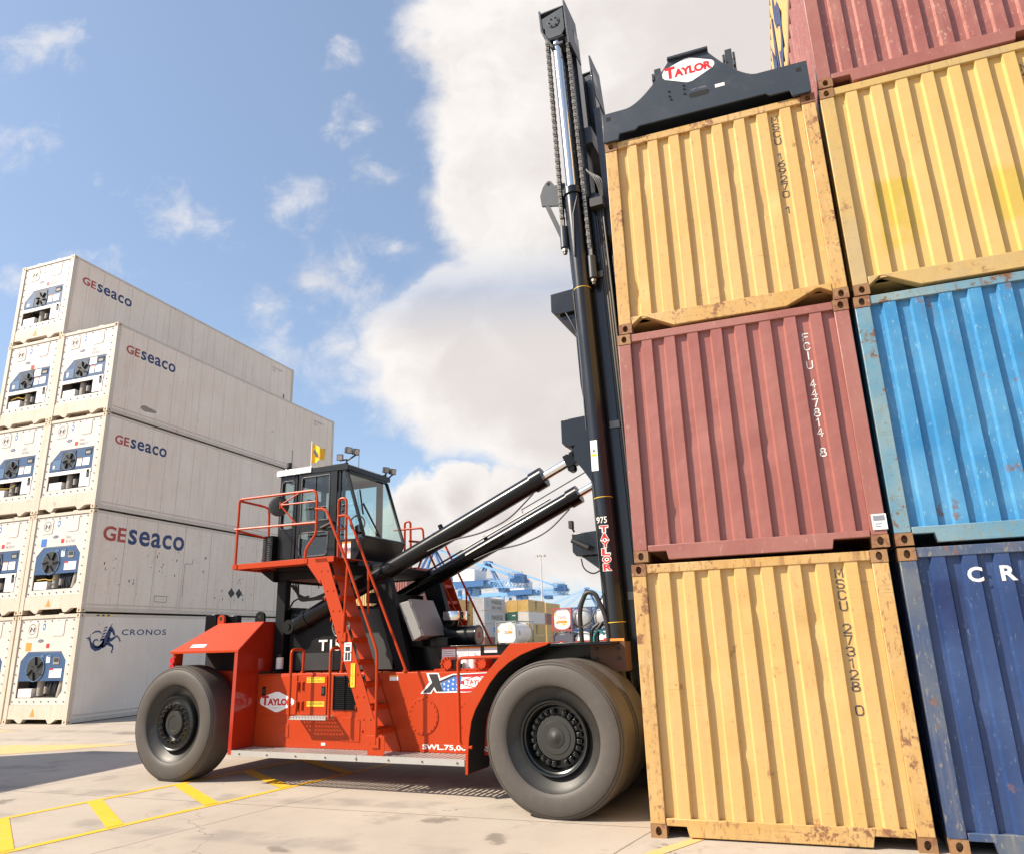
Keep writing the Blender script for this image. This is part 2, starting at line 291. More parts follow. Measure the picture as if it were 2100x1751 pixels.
# ================================================================ GROUND
def ground_mat():
    m = bpy.data.materials.new('worn_concrete'); m.use_nodes = True; k = NT(m.node_tree); b = k.n['Principled BSDF']
    P = k.new('ShaderNodeTexCoord').outputs['Object']
    c = k.mix(k.ramp(k.noise(P, .35, 6, .6), .3, .7), (.37, .318, .262), (.44, .385, .322))
    c = k.mix(k.math('MULTIPLY', k.ramp(k.noise(P, 2.2, 9, .7), .45, .75), .30), c, (.30, .262, .225))
    c = k.mix(k.math('MULTIPLY', k.ramp(k.noise(k.mapping(P, (1, .28, 1)), 3.1, 8, .7), .62, .70), .40), c, (.22, .195, .17))   # smears
    c = k.mix(k.math('MULTIPLY', k.ramp(k.noise(P, 17, 4, .6), .68, .75), .5), c, (.20, .17, .15))                                # specks
    c = k.mix(k.math('MULTIPLY', k.ramp(k.noise(P, 90, 3, .6), .4, .7), .16), c, (.30, .26, .22))
    wv_ = k.new('ShaderNodeTexWave', wave_type='BANDS', bands_direction='Y'); k.l.new(k.mapping(P, (.25, 1, 1)), wv_.inputs[0]); wv_.inputs['Scale'].default_value = .21; wv_.inputs['Distortion'].default_value = 5; wv_.inputs['Detail'].default_value = 3; wv_.inputs['Detail Scale'].default_value = .5
    c = k.mix(k.math('MULTIPLY', k.math('MULTIPLY', k.ramp(wv_.outputs[1], .80, .97), k.ramp(k.noise(P, 1.1, 5), .42, .62)), .42), c, (.17, .155, .14))
    c = k.mix(k.math('MULTIPLY', k.ramp(k.noise(P, .8, 8, .68), .55, .66), .48), c, (.225, .195, .165))
    # slab joints about 4.6 m apart, and wandering cracks
    sp = k.new('ShaderNodeSeparateXYZ'); k.l.new(P, sp.inputs[0])
    jn = k.math('MULTIPLY', k.math('SUBTRACT', k.noise(P, 1.2, 4), .5), .03)
    xr = k.math('ADD', k.math('SUBTRACT', sp.outputs[0], k.math('MULTIPLY', sp.outputs[1], .22)), jn)
    yr = k.math('ADD', k.math('ADD', sp.outputs[1], k.math('MULTIPLY', sp.outputs[0], .02)), jn)
    for v, per, off in ((xr, 4.6, .53), (yr, 6.0, .44)):
        f = k.math('ABSOLUTE', k.math('SUBTRACT', k.math('FRACT', k.math('ADD', k.math('DIVIDE', v, per), off)), .5)); c = k.mix(k.math('MULTIPLY', k.math('LESS_THAN', f, .0019*4.6/per), .75), c, (.09, .075, .06))
    vo = k.new('ShaderNodeTexVoronoi', feature='DISTANCE_TO_EDGE'); wv = k.new('ShaderNodeVectorMath', operation='MULTIPLY_ADD'); nz = k.new('ShaderNodeTexNoise'); k.l.new(P, nz.inputs['Vector']); nz.inputs['Scale'].default_value = 1.6; nz.inputs['Detail'].default_value = 6
    k.l.new(nz.outputs['Color'], wv.inputs[0]); wv.inputs[1].default_value = (1.3, 1.3, 0); k.l.new(P, wv.inputs[2]); k.l.new(wv.outputs[0], vo.inputs['Vector']); vo.inputs['Scale'].default_value = .23
    cr = k.math('MULTIPLY', k.math('LESS_THAN', vo.outputs['Distance'], .0016), k.ramp(k.noise(P, .5, 2), .48, .56)); c = k.mix(k.math('MULTIPLY', cr, .7), c, (.13, .11, .09))
    k.put(b.inputs['Base Color'], c); b.inputs['Roughness'].default_value = .82; b.inputs['Specular IOR Level'].default_value = .3
    bn = k.new('ShaderNodeBump'); bn.inputs['Strength'].default_value = .25; bn.inputs['Distance'].default_value = .01; k.put(bn.inputs['Height'], k.noise(P, 25, 8, .7)); k.l.new(bn.outputs[0], b.inputs['Normal'])
    return m
g = MB(); N = 40
g.add([(-1500, -1500, 0), (1500, -1500, 0), (1500, 1500, 0), (-1500, 1500, 0)], [(0, 1, 2, 3)])
structure(g.build('ground', ground_mat(), smooth=0))
def oil_mat():
    m = bpy.data.materials.new('oil_stain'); m.use_nodes = True; k = NT(m.node_tree); b = k.n['Principled BSDF']; P = k.new('ShaderNodeTexCoord').outputs['Object']
    k.put(b.inputs['Base Color'], k.mix(k.noise(P, 5, 6), (.10, .085, .07), (.20, .17, .14))); b.inputs['Roughness'].default_value = .6
    sp = k.new('ShaderNodeSeparateXYZ'); k.l.new(k.new('ShaderNodeTexCoord').outputs['Generated'], sp.inputs[0])
    dx, dy = k.math('SUBTRACT', sp.outputs[0], .5), k.math('SUBTRACT', sp.outputs[1], .5); r = k.math('MULTIPLY', k.math('SQRT', k.math('ADD', k.math('MULTIPLY', dx, dx), k.math('MULTIPLY', dy, dy))), 2.0)
    k.put(b.inputs['Alpha'], k.math('MULTIPLY', k.ramp(k.math('ADD', r, k.math('MULTIPLY', k.math('SUBTRACT', k.noise(P, 7, 7, .7), .5), 2.2)), .85, .35), .34)); return m
OIL = oil_mat()
for i_, (cx_, cy_, a_, b_) in enumerate(((-.75, -1.25, .30, .12), (-1.05, -.95, .22, .14), (-1.5, -.35, .35, .16), (-3.4, -1.2, .25, .12), (-2.4, .2, .3, .2), (-4.4, -2.4, .3, .15), (-8.6, -.2, .5, .22), (-9.5, 5.2, .9, .35), (-13.5, 6.6, .8, .3), (.2, -1.9, .3, .1))):
    o_ = MB().add([(-a_, -b_, 0), (a_, -b_, 0), (a_, b_, 0), (-a_, b_, 0)], [(0, 1, 2, 3)]).build('oil_stain', OIL, smooth=0, loc=(cx_, cy_, .0025+.0001*i_)); o_.rotation_euler = (0, 0, .5+i_*.7); structure(o_)
def marking_mat(name, col, wear):
    m = bpy.data.materials.new(name); m.use_nodes = True; k = NT(m.node_tree); b = k.n['Principled BSDF']; P = k.new('ShaderNodeTexCoord').outputs['Object']
    c = k.mix(k.noise(P, 3, 5), tuple(x*.86 for x in col), col); c = k.mix(k.math('MULTIPLY', k.ramp(k.noise(P, 6, 9, .72), .56-.12*wear, .72), .35+.6*wear), c, (.47, .40, .33))
    k.put(b.inputs['Base Color'], c); b.inputs['Roughness'].default_value = .7; return m
YL = marking_mat('yellow_line_paint', (.80, .45, .015), .34); YF = marking_mat('faded_orange_line_paint', (.70, .43, .16), .75)
yl = MB(); zz = .004
xu = lambda y: -7.06+.216*(y-1.544); xl = lambda y: -5.50+.228*(y-.53)
for fx, y1 in ((xu, 7.5), (xl, 5.2)):
    yl.add([(fx(-4.4)-.055, -4.4, zz), (fx(-4.4)+.055, -4.4, zz), (fx(y1)+.055, y1, zz), (fx(y1)-.055, y1, zz)], [(0, 1, 2, 3)])
for y in (-3.35, -2.2, -1.05, .12, 1.31, 2.45, 3.6):
    w = .19 if y > -1 else .27
    yl.add([(xu(y)+.03, y, zz+.003), (xl(y-1.04)-.03, y-1.04, zz+.003), (xl(y-1.04+w)-.03, y-1.04+w, zz+.003), (xu(y+w)+.03, y+w, zz+.003)], [(0, 1, 2, 3)])
structure(yl.build('yellow_floor_markings', YL, smooth=0))
of = MB(); of.add([(-16.2, 2.6, zz), (-13.2, 3.4, zz), (-11.6, 5.0, zz), (-14.6, 4.5, zz)], [(0, 1, 2, 3)]); of.add([(-19.5, 5.9, zz), (-17.6, 6.3, zz), (-17.4, 6.75, zz), (-20.5, 6.7, zz)], [(0, 1, 2, 3)])
of.add([(-.62, -1.6, zz), (-.42, -1.6, zz), (.62, .35, zz), (.5, .35, zz)], [(0, 1, 2, 3)])
structure(of.build('faded_floor_markings', YF, smooth=0))
# ================================================================ CONTAINERS
CW = 2.438
def oval(cx, cy, a, b, n=16): return [(cx+a*math.cos(2*math.pi*i/n+math.pi/8), cy+b*math.sin(2*math.pi*i/n+math.pi/8)) for i in range(n)]
def holed_plate(mb, x0, x1, z0, z1, y, hole, depth, dirn=-1, axis='y'):
    """rectangle facing -y (or +-x) with an oval hole sunk by depth"""
    n = len(hole); cx = sum(p[0] for p in hole)/n; cz = sum(p[1] for p in hole)/n; out = []
    for p in hole:
        dx, dz = p[0]-cx, p[1]-cz; t = min([(x1-cx)/dx if dx > 0 else ((x0-cx)/dx if dx < 0 else 9e9), (z1-cz)/dz if dz > 0 else ((z0-cz)/dz if dz < 0 else 9e9)]); out.append((cx+dx*t, cz+dz*t))
    # snap nearest ring points to the true corners
    for c in ((x0, z0), (x1, z0), (x1, z1), (x0, z1)):
        i = min(range(n), key=lambda j: (out[j][0]-c[0])**2+(out[j][1]-c[1])**2); out[i] = c
    pt = (lambda p, a: (p[0], a, p[1])) if axis == 'y' else (lambda p, a: (a, p[0], p[1]))
    vs = [pt(p, y) for p in out]+[pt(p, y) for p in hole]+[pt(p, y-dirn*depth) for p in hole]
    fs = [(i, (i+1) % n, n+(i+1) % n, n+i) for i in range(n)]+[(n+i, n+(i+1) % n, 2*n+(i+1) % n, 2*n+i) for i in range(n)]+[tuple(range(2*n, 3*n))]
    mb.add(vs, fs)
def casting(mb, xs, z0, W=CW, top=False, y0=0.0, far=False, L=6.058):
    """corner casting at the left (xs=0) or right (xs=1) of the near or far end"""
    pr = .006; x0, x1 = (-.0, .150) if xs == 0 else (W-.150, W); z1 = z0+.118
    if far:
        mb.box(x0, x1, L-.16, L, z0, z1); return
    holed_plate(mb, x0, x1, z0, z1, -pr, oval((x0+x1)/2, (z0+z1)/2, .030, .040), .07)
    xo = x0-.001 if xs == 0 else x1+.001; xi = x1 if xs == 0 else x0; d = -1 if xs == 0 else 1
    holed_plate(mb, -pr, .165, z0, z1, xo, [(p[0], p[1]) for p in oval(.08, (z0+z1)/2, .036, .030)], .05, d, 'x')
    mb.add([(xi, -pr, z0), (xi, .165, z0), (xi, .165, z1), (xi, -pr, z1)], [(0, 1, 2, 3)])
    for zf in (z0, z1): mb.add([(x0, -pr, zf), (x1, -pr, zf), (x1, .165, zf), (x0, .165, zf)], [(0, 1, 2, 3)])
def corr(x0, x1, n, flat_r, web, crest, y_c, y_r):
    """corrugation profile across x: n recesses, starting and ending with one"""
    tot = n*flat_r+(n-1)*(crest+2*web); k = (x1-x0)/tot; pts = []; x = x0
    for i in range(n):
        pts += [(x, y_r), (x+flat_r*k, y_r)]; x += flat_r*k
        if i < n-1: pts += [(x+web*k, y_c), (x+(web+crest)*k, y_c)]; x += (2*web+crest)*k
    return pts
def wall(mb, prof, z0, z1, axis='y', flip=1, nz=1, seed=0, amp=.0):
    rr = random.Random(seed); n = len(prof); zs = [z0+(z1-z0)*i/nz for i in range(nz+1)]; ph = [(rr.uniform(0, 6.3), rr.uniform(.8, 1.7), rr.uniform(0, 6.3)) for _ in range(n)]
    dents = [(rr.uniform(prof[0][0], prof[-1][0]), rr.uniform(z0+.2, z1-.2), rr.uniform(.06, .18), rr.uniform(-.010, .026)) for _ in range(7)] if nz > 1 else []
    vs = []
    for j, z in enumerate(zs):
        for i, p in enumerate(prof):
            x, y = p
            if 0 < j < nz and 0 < i < n-1 and not 1.90 < p[0] < 2.06:
                a, f, c = ph[i//2]; x += amp*.55*math.sin(a+z*2.1*f); y += amp*.8*math.sin(c+z*2.7*f)
                for dx, dz, r, d in dents: q = ((x-dx)**2+(z-dz)**2)/(r*r); y += d*math.exp(-q*1.6)
            vs.append((x, y, z) if axis == 'y' else (y, x, z))
    mb.add(vs, [(k*n+i, k*n+i+1, (k+1)*n+i+1, (k+1)*n+i) for k in range(nz) for i in range(n-1)])
def container(label, loc, pm, fm, L=6.058, H=2.57, rot=0, sill='square', group=None, cm=None, letters=None, detail=True, far_castings=True, cat='shipping container'):
    t = thing('shipping_container', label, cat, loc, rot, group); W_ = CW; cm = cm or fm
    fr = MB()                                                        # welded frame: posts and rails, each end
    for y0, y1 in ((0, .12), (L-.12, L)):
        for x0, x1 in ((.002, .145), (W_-.145, W_-.002)): fr.box(x0, x1, y0, y1, .119, H-.119)
        fr.box(.1505, W_-.1505, y0+.004, y1, H-.095, H-.004)
    if sill == 'slope': P = [(.152, .10), (.26, .185), (.30, .185), (.62, .02), (W_-.62, .02), (W_-.30, .165), (W_-.26, .165), (W_-.152, .10), (W_-.152, .20), (.152, .20)]
    else: P = [(.152, .105), (.34, .105), (.36, .015), (W_-.50, .015), (W_-.48, .105), (W_-.152, .105), (W_-.152, .17), (.152, .17)]
    fr.prism(P, .006, .11)
    fr.box(.152, W_-.152, L-.11, L, .02, .17)
    for x0, x1 in ((.004, .07), (W_-.07, W_-.004)): fr.box(x0, x1, .1655, L-.1605, .012, .165); fr.box(x0, x1, .1655, L-.1605, H-.075, H-.006)
    fr.build('frame', fm, t, bevel=.006 if detail else 0)
    e = MB(); wall(e, corr(.147, W_-.147, 9, .104, .018, .108, .012, .055), .165, H-.09, nz=26 if detail else 1, seed=len(label)+int(loc[2]*7), amp=.002); e.build('end_wall', pm, t, smooth=26 if detail else 0)
    ns = max(8, int(L/.28)); s1 = MB(); pf = corr(.12, L-.12, ns, .07, .068, .072, .006, .042); wall(s1, pf, .16, H-.07, 'x'); s1.build('side_wall', pm, t, smooth=0)
    s2 = MB(); wall(s2, [(a, W_-b) for a, b in pf], .16, H-.07, 'x'); s2.build('side_wall', pm, t, smooth=0)
    rf = MB(); rf.add([(.02, .02, H-.03), (W_-.02, .02, H-.03), (W_-.02, L-.02, H-.03), (.02, L-.02, H-.03), (.02, .11, .15), (W_-.02, .11, .15), (W_-.02, L-.02, .15), (.02, L-.02, .15)], [(0, 1, 2, 3), (4, 5, 6, 7)])
    rf.add([(.15, L-.05, .16), (W_-.15, L-.05, .16), (W_-.15, L-.05, H-.09), (.15, L-.05, H-.09)], [(0, 1, 2, 3)]); rf.build('roof_and_floor', pm, t, smooth=0)
    if detail:
        for xs in (0, 1):
            for z0 in (0, H-.118):
                c = MB(); casting(c, xs, z0); c.build('corner_casting', cm, t, smooth=0)
        c = MB()
        for xs in (0, 1):
            for z0 in (0, H-.118): casting(c, xs, z0, far=True, L=L)
        c.build('far_castings', cm, t, smooth=0)
    else:
        c = MB()
        for xs in (0, 1):
            for z0 in (0, H-.118):
                casting(c, xs, z0, far=True, L=L); x0, x1 = (0, .15) if xs == 0 else (W_-.15, W_); c.box(x0, x1, -.004, .165, z0, z0+.118)
        c.build('corner_castings', cm, t, smooth=0)
    if letters: letters(t, L, H)
    return t
GLYPH = {'M': [[(0, 0), (0, 1), (.5, .3), (1, 1), (1, 0)]], 'S': [[(1, .84), (.78, 1), (.22, 1), (0, .82), (0, .66), (.2, .54), (.8, .46), (1, .34), (1, .18), (.78, 0), (.22, 0), (0, .16)]],
 'C': [[(1, .78), (.78, 1), (.22, 1), (0, .8), (0, .2), (.22, 0), (.78, 0), (1, .22)]], 'U': [[(0, 1), (0, .2), (.22, 0), (.78, 0), (1, .2), (1, 1)]], 'F': [[(1, 1), (0, 1), (0, 0)], [(0, .52), (.8, .52)]], 'I': [[(.5, 0), (.5, 1)]],
 '0': [[(.5, 1), (.2, 1), (0, .8), (0, .2), (.2, 0), (.8, 0), (1, .2), (1, .8), (.8, 1), (.5, 1)]], '1': [[(.15, .78), (.55, 1), (.55, 0)]], '2': [[(0, .8), (.22, 1), (.78, 1), (1, .8), (1, .6), (0, .05), (0, 0), (1, 0)]],
 '3': [[(0, .84), (.22, 1), (.78, 1), (1, .84), (1, .66), (.75, .52), (.4, .52)], [(.75, .52), (1, .38), (1, .16), (.78, 0), (.22, 0), (0, .16)]], '4': [[(.75, 0), (.75, 1), (0, .3), (1, .3)]], '6': [[(.9, 1), (.3, .75), (0, .4), (0, .18), (.2, 0), (.8, 0), (1, .18), (1, .4), (.8, .55), (.2, .55), (0, .4)]],
 '7': [[(0, 1), (1, 1), (.4, 0)]], '8': [[(.5, .54), (.12, .66), (.12, .90), (.34, 1), (.66, 1), (.88, .90), (.88, .66), (.5, .54)], [(.5, .54), (0, .38), (0, .12), (.25, 0), (.75, 0), (1, .12), (1, .38), (.5, .54)]],
 '9': [[(.1, 0), (.7, .25), (1, .6), (1, .82), (.8, 1), (.2, 1), (0, .82), (0, .6), (.2, .45), (.8, .45), (1, .6)]]}
def stroke_char(mb, ch, x, z, w, h, y, sw):
    for ln in GLYPH[ch]:
        pts = [Vector((x+a*w, z+b*h)) for a, b in ln]; n = len(pts); L_, R_ = [], []
        for i in range(n):
            d0 = (pts[i]-pts[i-1]).normalized() if i else (pts[1]-pts[0]).normalized(); d1 = (pts[i+1]-pts[i]).normalized() if i < n-1 else d0
            m_ = Vector((-(d0+d1).y, (d0+d1).x)); m_ = m_.normalized() if m_.length > 1e-3 else Vector((-d0.y, d0.x)); k = min(1.6, 1/max(.4, abs(m_.dot(Vector((-d0.y, d0.x))))))
            e0 = -d0*sw/2 if i == 0 else (d1*sw/2 if i == n-1 else Vector((0, 0))); L_.append(pts[i]+m_*sw/2*k+e0); R_.append(pts[i]-m_*sw/2*k+e0)
        for i in range(n-1): mb.add([(p.x, y, p.y) for p in (R_[i], R_[i+1], L_[i+1], L_[i])], [(0, 1, 2, 3)])
def vtext(txt, x, zt, zb, y, mt, w=.075, gap_after=4):
    """characters painted one below the other down an end wall"""
    def f(t, L, H):
        lt = MB(); n = len(txt); st = (zt-zb)/(n-.25)
        for i, ch in enumerate(txt):
            if ch == ' ': continue
            stroke_char(lt, ch, x+.004, zt-st*i-st*.80, w*.86, st*.76, y, .0112)
        lt.build('lettering', mt, t, smooth=0)
    return f
YEL = (.57, .362, .125)
P_Y1 = paint('yellow_container_paint', YEL, (.59, .385, .155), rust=.14, scr=.5, streak=.36, grime=(.46, .25, .12))
F_Y1 = paint('rusty_yellow_frame_paint', (.50, .30, .095), (.55, .37, .16), rust=.46, scr=.9, streak=.45, grime=(.33, .16, .07))
P_Y2 = paint('pale_yellow_container_paint', (.57, .37, .118), (.59, .392, .15), rust=.04, scr=.2, streak=.12, patches=((.36, .75, .45, 1.30, (.46, .34, .03)), (1.42, 1.75, .55, 1.15, (.48, .35, .05))), grime=(.5, .32, .18))
F_Y2 = paint('grimy_yellow_frame_paint', (.49, .33, .11), (.42, .32, .17), rust=.22, scr=.6, streak=.5, grime=(.36, .24, .14))
P_R = paint('oxide_red_container_paint', (.285, .098, .082), (.325, .125, .105), rust=.06, scr=.25, streak=.15, grime=(.42, .20, .15), dent=.4)
F_R = paint('oxide_red_frame_paint', (.28, .10, .082), (.32, .135, .11), rust=.16, scr=.45, streak=.2, grime=(.40, .22, .17))
P_R2 = paint('scraped_red_container_paint', (.275, .095, .082), (.33, .13, .11), rust=.10, scr=.6, streak=.3, grime=(.46, .28, .21), dent=.6, rustcol=(.16, .14, .13))
P_B = paint('light_blue_container_paint', (.03, .19, .40), (.09, .28, .48), rust=.24, scr=.45, streak=.18, grime=(.22, .40, .50), rustcol=(.10, .045, .022))
F_B = paint('rusted_blue_frame_paint', (.10, .24, .34), (.22, .30, .31), rust=.55, scr=.6, streak=.6, grime=(.22, .20, .13), rustcol=(.10, .05, .025))
P_N = paint('navy_container_paint', (.020, .045, .135), (.035, .07, .18), rust=.0, scr=.35, streak=.12, grime=(.14, .20, .30), patches=((.24, .48, 1.68, 2.24, (.010, .020, .085)),), dent=.35)
F_N = paint('scuffed_navy_frame_paint', (.035, .065, .15), (.12, .14, .16), rust=.22, scr=.7, streak=.5, grime=(.22, .20, .17))
F_C = paint('rusty_casting', (.24, .125, .055), (.36, .20, .085), rust=.8, scr=.5, streak=.3)
T = 2.591
GA = 'stacked shipping containers beside the mast'
container('worn yellow container on the ground beside the machine, MSCU 273128 0 painted on it', (-.045, 0, 0), P_Y1, F_Y1, cm=F_C, group=GA, letters=vtext('MSCU 273128 0', 1.958, 2.42, 1.10, .0515, DARKTXT, .072))
container('dull red container between two yellow ones, FCIU 447814 8 in white on it', (-.01, .0, T), P_R, F_R, cm=F_C, group=GA, letters=lambda t, L, H: (vtext('FCIU 447814 8', 1.955, 2.275, .95, .0515, WTXT, .062)(t, L, H), MB().m(WHITE).box(2.315, 2.445, -.012, -.008, .165, .315).m(GREYTXT).box(2.33, 2.43, -.0135, -.0125, .25, .30).box(2.34, 2.40, -.0135, -.0125, .215, .225).box(2.34, 2.39, -.0135, -.0125, .19, .20).build('paper_sticker', None, t, smooth=0)))
container('yellow container under the machine\'s lifting frame, MSCU 169270 1 painted on it', (.015, .0, 2*T-.01), P_Y1, F_Y1, cm=F_C, group=GA, sill='slope', letters=vtext('MSCU 169270 1', 1.952, 2.42, 1.15, .0515, DARKTXT, .072))
XB = 2.482
def cr_letters(t, L, H):
    lt = MB()
    for i, ch in enumerate('CRONOS'): lt.text(ch, (.535+.262*i, .0095, 2.228), X, Z, .125, .135, .03)
    lt.build('lettering', WTXT, t, smooth=0)
container('navy blue container on the ground with white letters C R across its top', (XB, .0, 0), P_N, F_N, cm=F_C, group=GA, letters=cr_letters)
container('light blue container with rusty corner posts, above the navy one', (XB+.0, .0, T), P_B, F_B, cm=F_C, group=GA, H=2.565)
container('yellow container with darker repainted squares, resting on the light blue one', (XB+.02, .0, 2*T-.01), P_Y2, F_Y2, cm=F_C, group=GA, sill='slope', letters=vtext('MSCU', 1.94, 2.33, 1.9, .0515, DARKTXT, .072))
container('scraped, dented red container above the yellow one with repainted squares', (XB+.03, .0, 3*T-.01), P_R2, F_R, cm=F_C, group=GA)
def side_letters(t, L, H):
    lt = MB()
    for i, ch in enumerate('MSC'): lt.text(ch, (-.003, 4.9-1.35*i, .5), (0, -1, 0), Z, 1.05, 1.7, .02)
    lt.build('lettering', NAVY, t, smooth=0)
container('yellow container with blue lettering on its side, on top of the scraped red one', (XB+.03, .02, 4*T-.01), P_Y1, F_Y1, cm=F_C, group=GA, letters=side_letters)
# ---------------------------------------------------------------- refrigerated containers
P_W = paint('white_reefer_paint', (.80, .665, .54), (.84, .72, .60), rust=.02, scr=.30, streak=.34, grime=(.40, .31, .23), seam=.615, dent=.05, rough=.5)
P_WS = paint('scuffed_white_reefer_paint', (.78, .65, .525), (.82, .70, .58), rust=.07, scr=.42, streak=.36, grime=(.22, .19, .16), seam=1.22, dent=.06, rough=.5)
P_WE = paint('white_reefer_end_paint', (.62, .57, .515), (.66, .61, .56), rust=.015, scr=.2, streak=.10, grime=(.55, .42, .30), dent=.03)
F_W = paint('rust_stained_white_frame_paint', (.58, .50, .405), (.62, .55, .46), rust=.12, scr=.5, streak=.5, grime=(.50, .33, .19), dent=.05)
F_WC = paint('rusty_pale_casting', (.62, .52, .38), (.66, .55, .42), rust=.4, scr=.5, streak=.3)
RB = mat('reefer_unit_blue_paint', (.026, .078, .19), .42, var=.15, vscale=3, dirt=.3, dirtcol=(.12, .18, .26))
RB2 = mat('reefer_unit_pale_blue_panel', (.075, .15, .27), .4, var=.1, dirt=.2, dirtcol=(.25, .3, .36))
FAN = mat('fan_black', (.02, .022, .025), .45, var=.2)
BAY = mat('compressor_bay_grey', (.30, .27, .23), .6, var=.25, vscale=5, dirt=.4, dirtcol=(.06, .05, .04))
LGT = mat('dark_screen', (.03, .035, .035), .2)
BOLT = mat('dark_bolt', (.06, .05, .07), .5)
def ring(mb, cx, cz, r0, r1, y, n=28, axis='y'):
    vs = [(cx+r*math.cos(2*math.pi*i/n), y, cz+r*math.sin(2*math.pi*i/n)) for r in (r0, r1) for i in range(n)]
    mb.add(vs, [(i, (i+1) % n, n+(i+1) % n, n+i) for i in range(n)])
def rrect(x0, x1, z0, z1, r, n=4):
    return [p for cx, cz, a in ((x1-r, z1-r, 0), (x0+r, z1-r, 90), (x0+r, z0+r, 180), (x1-r, z0+r, 270)) for p in arc(cx, cz, r, a, a+90, n)]
HC = 2.945
def reefer(label, loc, kind, side='ge', ge_h=.36, pm=None, logo=True, num=None, group='stacked refrigerated containers', side_fn=None):
    L = 12.192; W_ = CW; H = HC; t = thing('refrigerated_container', label, 'refrigerated container', loc, 0, group)
    fr = MB()
    for y0, y1 in ((0, .15), (L-.15, L)):
        for x0, x1 in ((.002, .155), (W_-.155, W_-.002)): fr.box(x0, x1, y0, y1, .119, H-.119)
        fr.box(.1505, W_-.1505, y0+.006, y1, H-.10, H-.006)
    P = [(.152, .125), (.30, .125), (.42, .125), (.60, .02), (.70, .02), (.78, .125), (W_-.78, .125), (W_-.70, .02), (W_-.60, .02), (W_-.42, .125), (W_-.152, .125), (W_-.152, .50), (.152, .50)]
    fr.prism(P, .012, .14)
    fr.box(.152, W_-.152, L-.12, L, .03, .2)
    for x0, x1 in ((.003, .08), (W_-.08, W_-.003)):
        fr.box(x0, x1, .1655, L-.1605, .02, .135); fr.box(x0, x1, .1655, L-.1605, H-.09, H-.008)
        a = x0-.000 if x0 < 1 else x1-.006
        fr.box(a-.004 if x0 < 1 else a+.004, (a+.006 if x0 < 1 else a+.010), .17, L-.17, .20, .235)
    for x in (.75, W_-.75): fr.box(x-.09, x+.09, .02, .12, H-.005, H+.028)
    fr.build('frame', F_W, t, bevel=.006)
    pm = pm or P_W
    s1 = MB(); s1.add([(W_-.010, .14, .13), (W_-.010, L-.14, .13), (W_-.010, L-.14, H-.085), (W_-.010, .14, H-.085)], [(0, 1, 2, 3)]); s1.build('side_wall', pm, t, smooth=0)
    s2 = MB(); s2.add([(.010, .14, .13), (.010, L-.14, .13), (.010, L-.14, H-.085), (.010, .14, H-.085)], [(0, 1, 2, 3)]); s2.build('side_wall', pm, t, smooth=0)
    rf = MB(); rf.add([(.02, .02, H-.02), (W_-.02, .02, H-.02), (W_-.02, L-.02, H-.02), (.02, L-.02, H-.02), (.02, .16, .19), (W_-.02, .16, .19), (W_-.02, L-.02, .19), (.02, L-.02, .19)], [(0, 1, 2, 3), (4, 5, 6, 7)])
    rf.add([(.15, L-.05, .16), (W_-.15, L-.05, .16), (W_-.15, L-.05, H-.09), (.15, L-.05, H-.09)], [(0, 1, 2, 3)]); rf.build('roof_and_rear', pm, t, smooth=0)
    c = MB()
    for xs in (0, 1):
        for z0 in (0, H-.118):
            q = MB(); casting(q, xs, z0); q.build('corner_casting', F_WC, t, smooth=0); casting(c, xs, z0, far=True, L=L)
    c.build('far_castings', F_WC, t, smooth=0)
    # end panel with the opening for the cooling unit
    ox0, ox1, oz0, oz1 = .34, W_-.36, .68, 1.93
    e = MB(); y = .03
    e.box(.158, W_-.158, y, y+.03, oz1, H-.11); e.box(.158, ox0, y, y+.03, .505, oz1); e.box(ox1, W_-.158, y, y+.03, .505, oz1); e.box(ox0, ox1, y, y+.03, .505, oz0)
    ch = .36 if kind == 'ge' else .25
    e.prism([(ox0, oz1), (ox0, oz1-ch), (ox0+ch*1.0, oz1)], y+.001, y+.028)
    if kind != 'ge': e.prism([(ox1, oz1), (ox1-.22, oz1), (ox1, oz1-.25)], y+.001, y+.028)
    e.prism([(ox1, oz0), (ox1, oz0+.18), (ox1-.14, oz0)], y+.001, y+.028)
    e.m(P_WE); ep = e.build('end_panel', P_WE, t, bevel=.004)
    bo = MB()
    for i in range(8):
        xx = .24+i*(W_-.48)/7; bo.box(xx-.014, xx+.014, y-.016, y-.001, .575, .605); bo.box(xx-.014, xx+.014, y-.016, y-.001, H-.185, H-.155)
    for i in range(1, 9):
        z_ = .59+i*(H-.76)/9; bo.box(.215, .242, y-.016, y-.001, z_-.014, z_+.014); bo.box(W_-.242, W_-.215, y-.016, y-.001, z_-.014, z_+.014)
    bo.build('bolts', BOLT, ep, smooth=0)
    # inspection ports, stickers
    po = MB(); po.prism(rrect(.42, .86, H-.62, H-.17, .07), y-.012, y-.0005); pp = po.build('inspection_cover', P_WE, t, bevel=.006); MB().prism(rrect(1.42, 1.88, H-.60, H-.15, .07), y-.012, y-.0005).build('inspection_cover', P_WE, t, bevel=.006)
    hd = MB(); ring(hd, .64, H-.39, .135, .15, y-.014); hd.bar((.57, y-.02, H-.46), (.59, y-.02, H-.33), .014, .014); hd.bar((.69, y-.02, H-.45), (.73, y-.02, H-.34), .014, .014); ring(hd, .64, H-.39, 0, .018, y-.015); hd.build('port_handle', BOLT, pp, smooth=0)
    rv0 = random.Random(int(loc[0]*5+loc[2]*13)); stk = MB(); sy = y-.003
    if rv0.random() < .4: stk.m(ORAD if rv0.random() < .5 else REDD).box(1.26, 1.38, sy-.001, sy, H-.92, H-.80); stk.build('square_sticker', None, t, smooth=0); stk = MB()
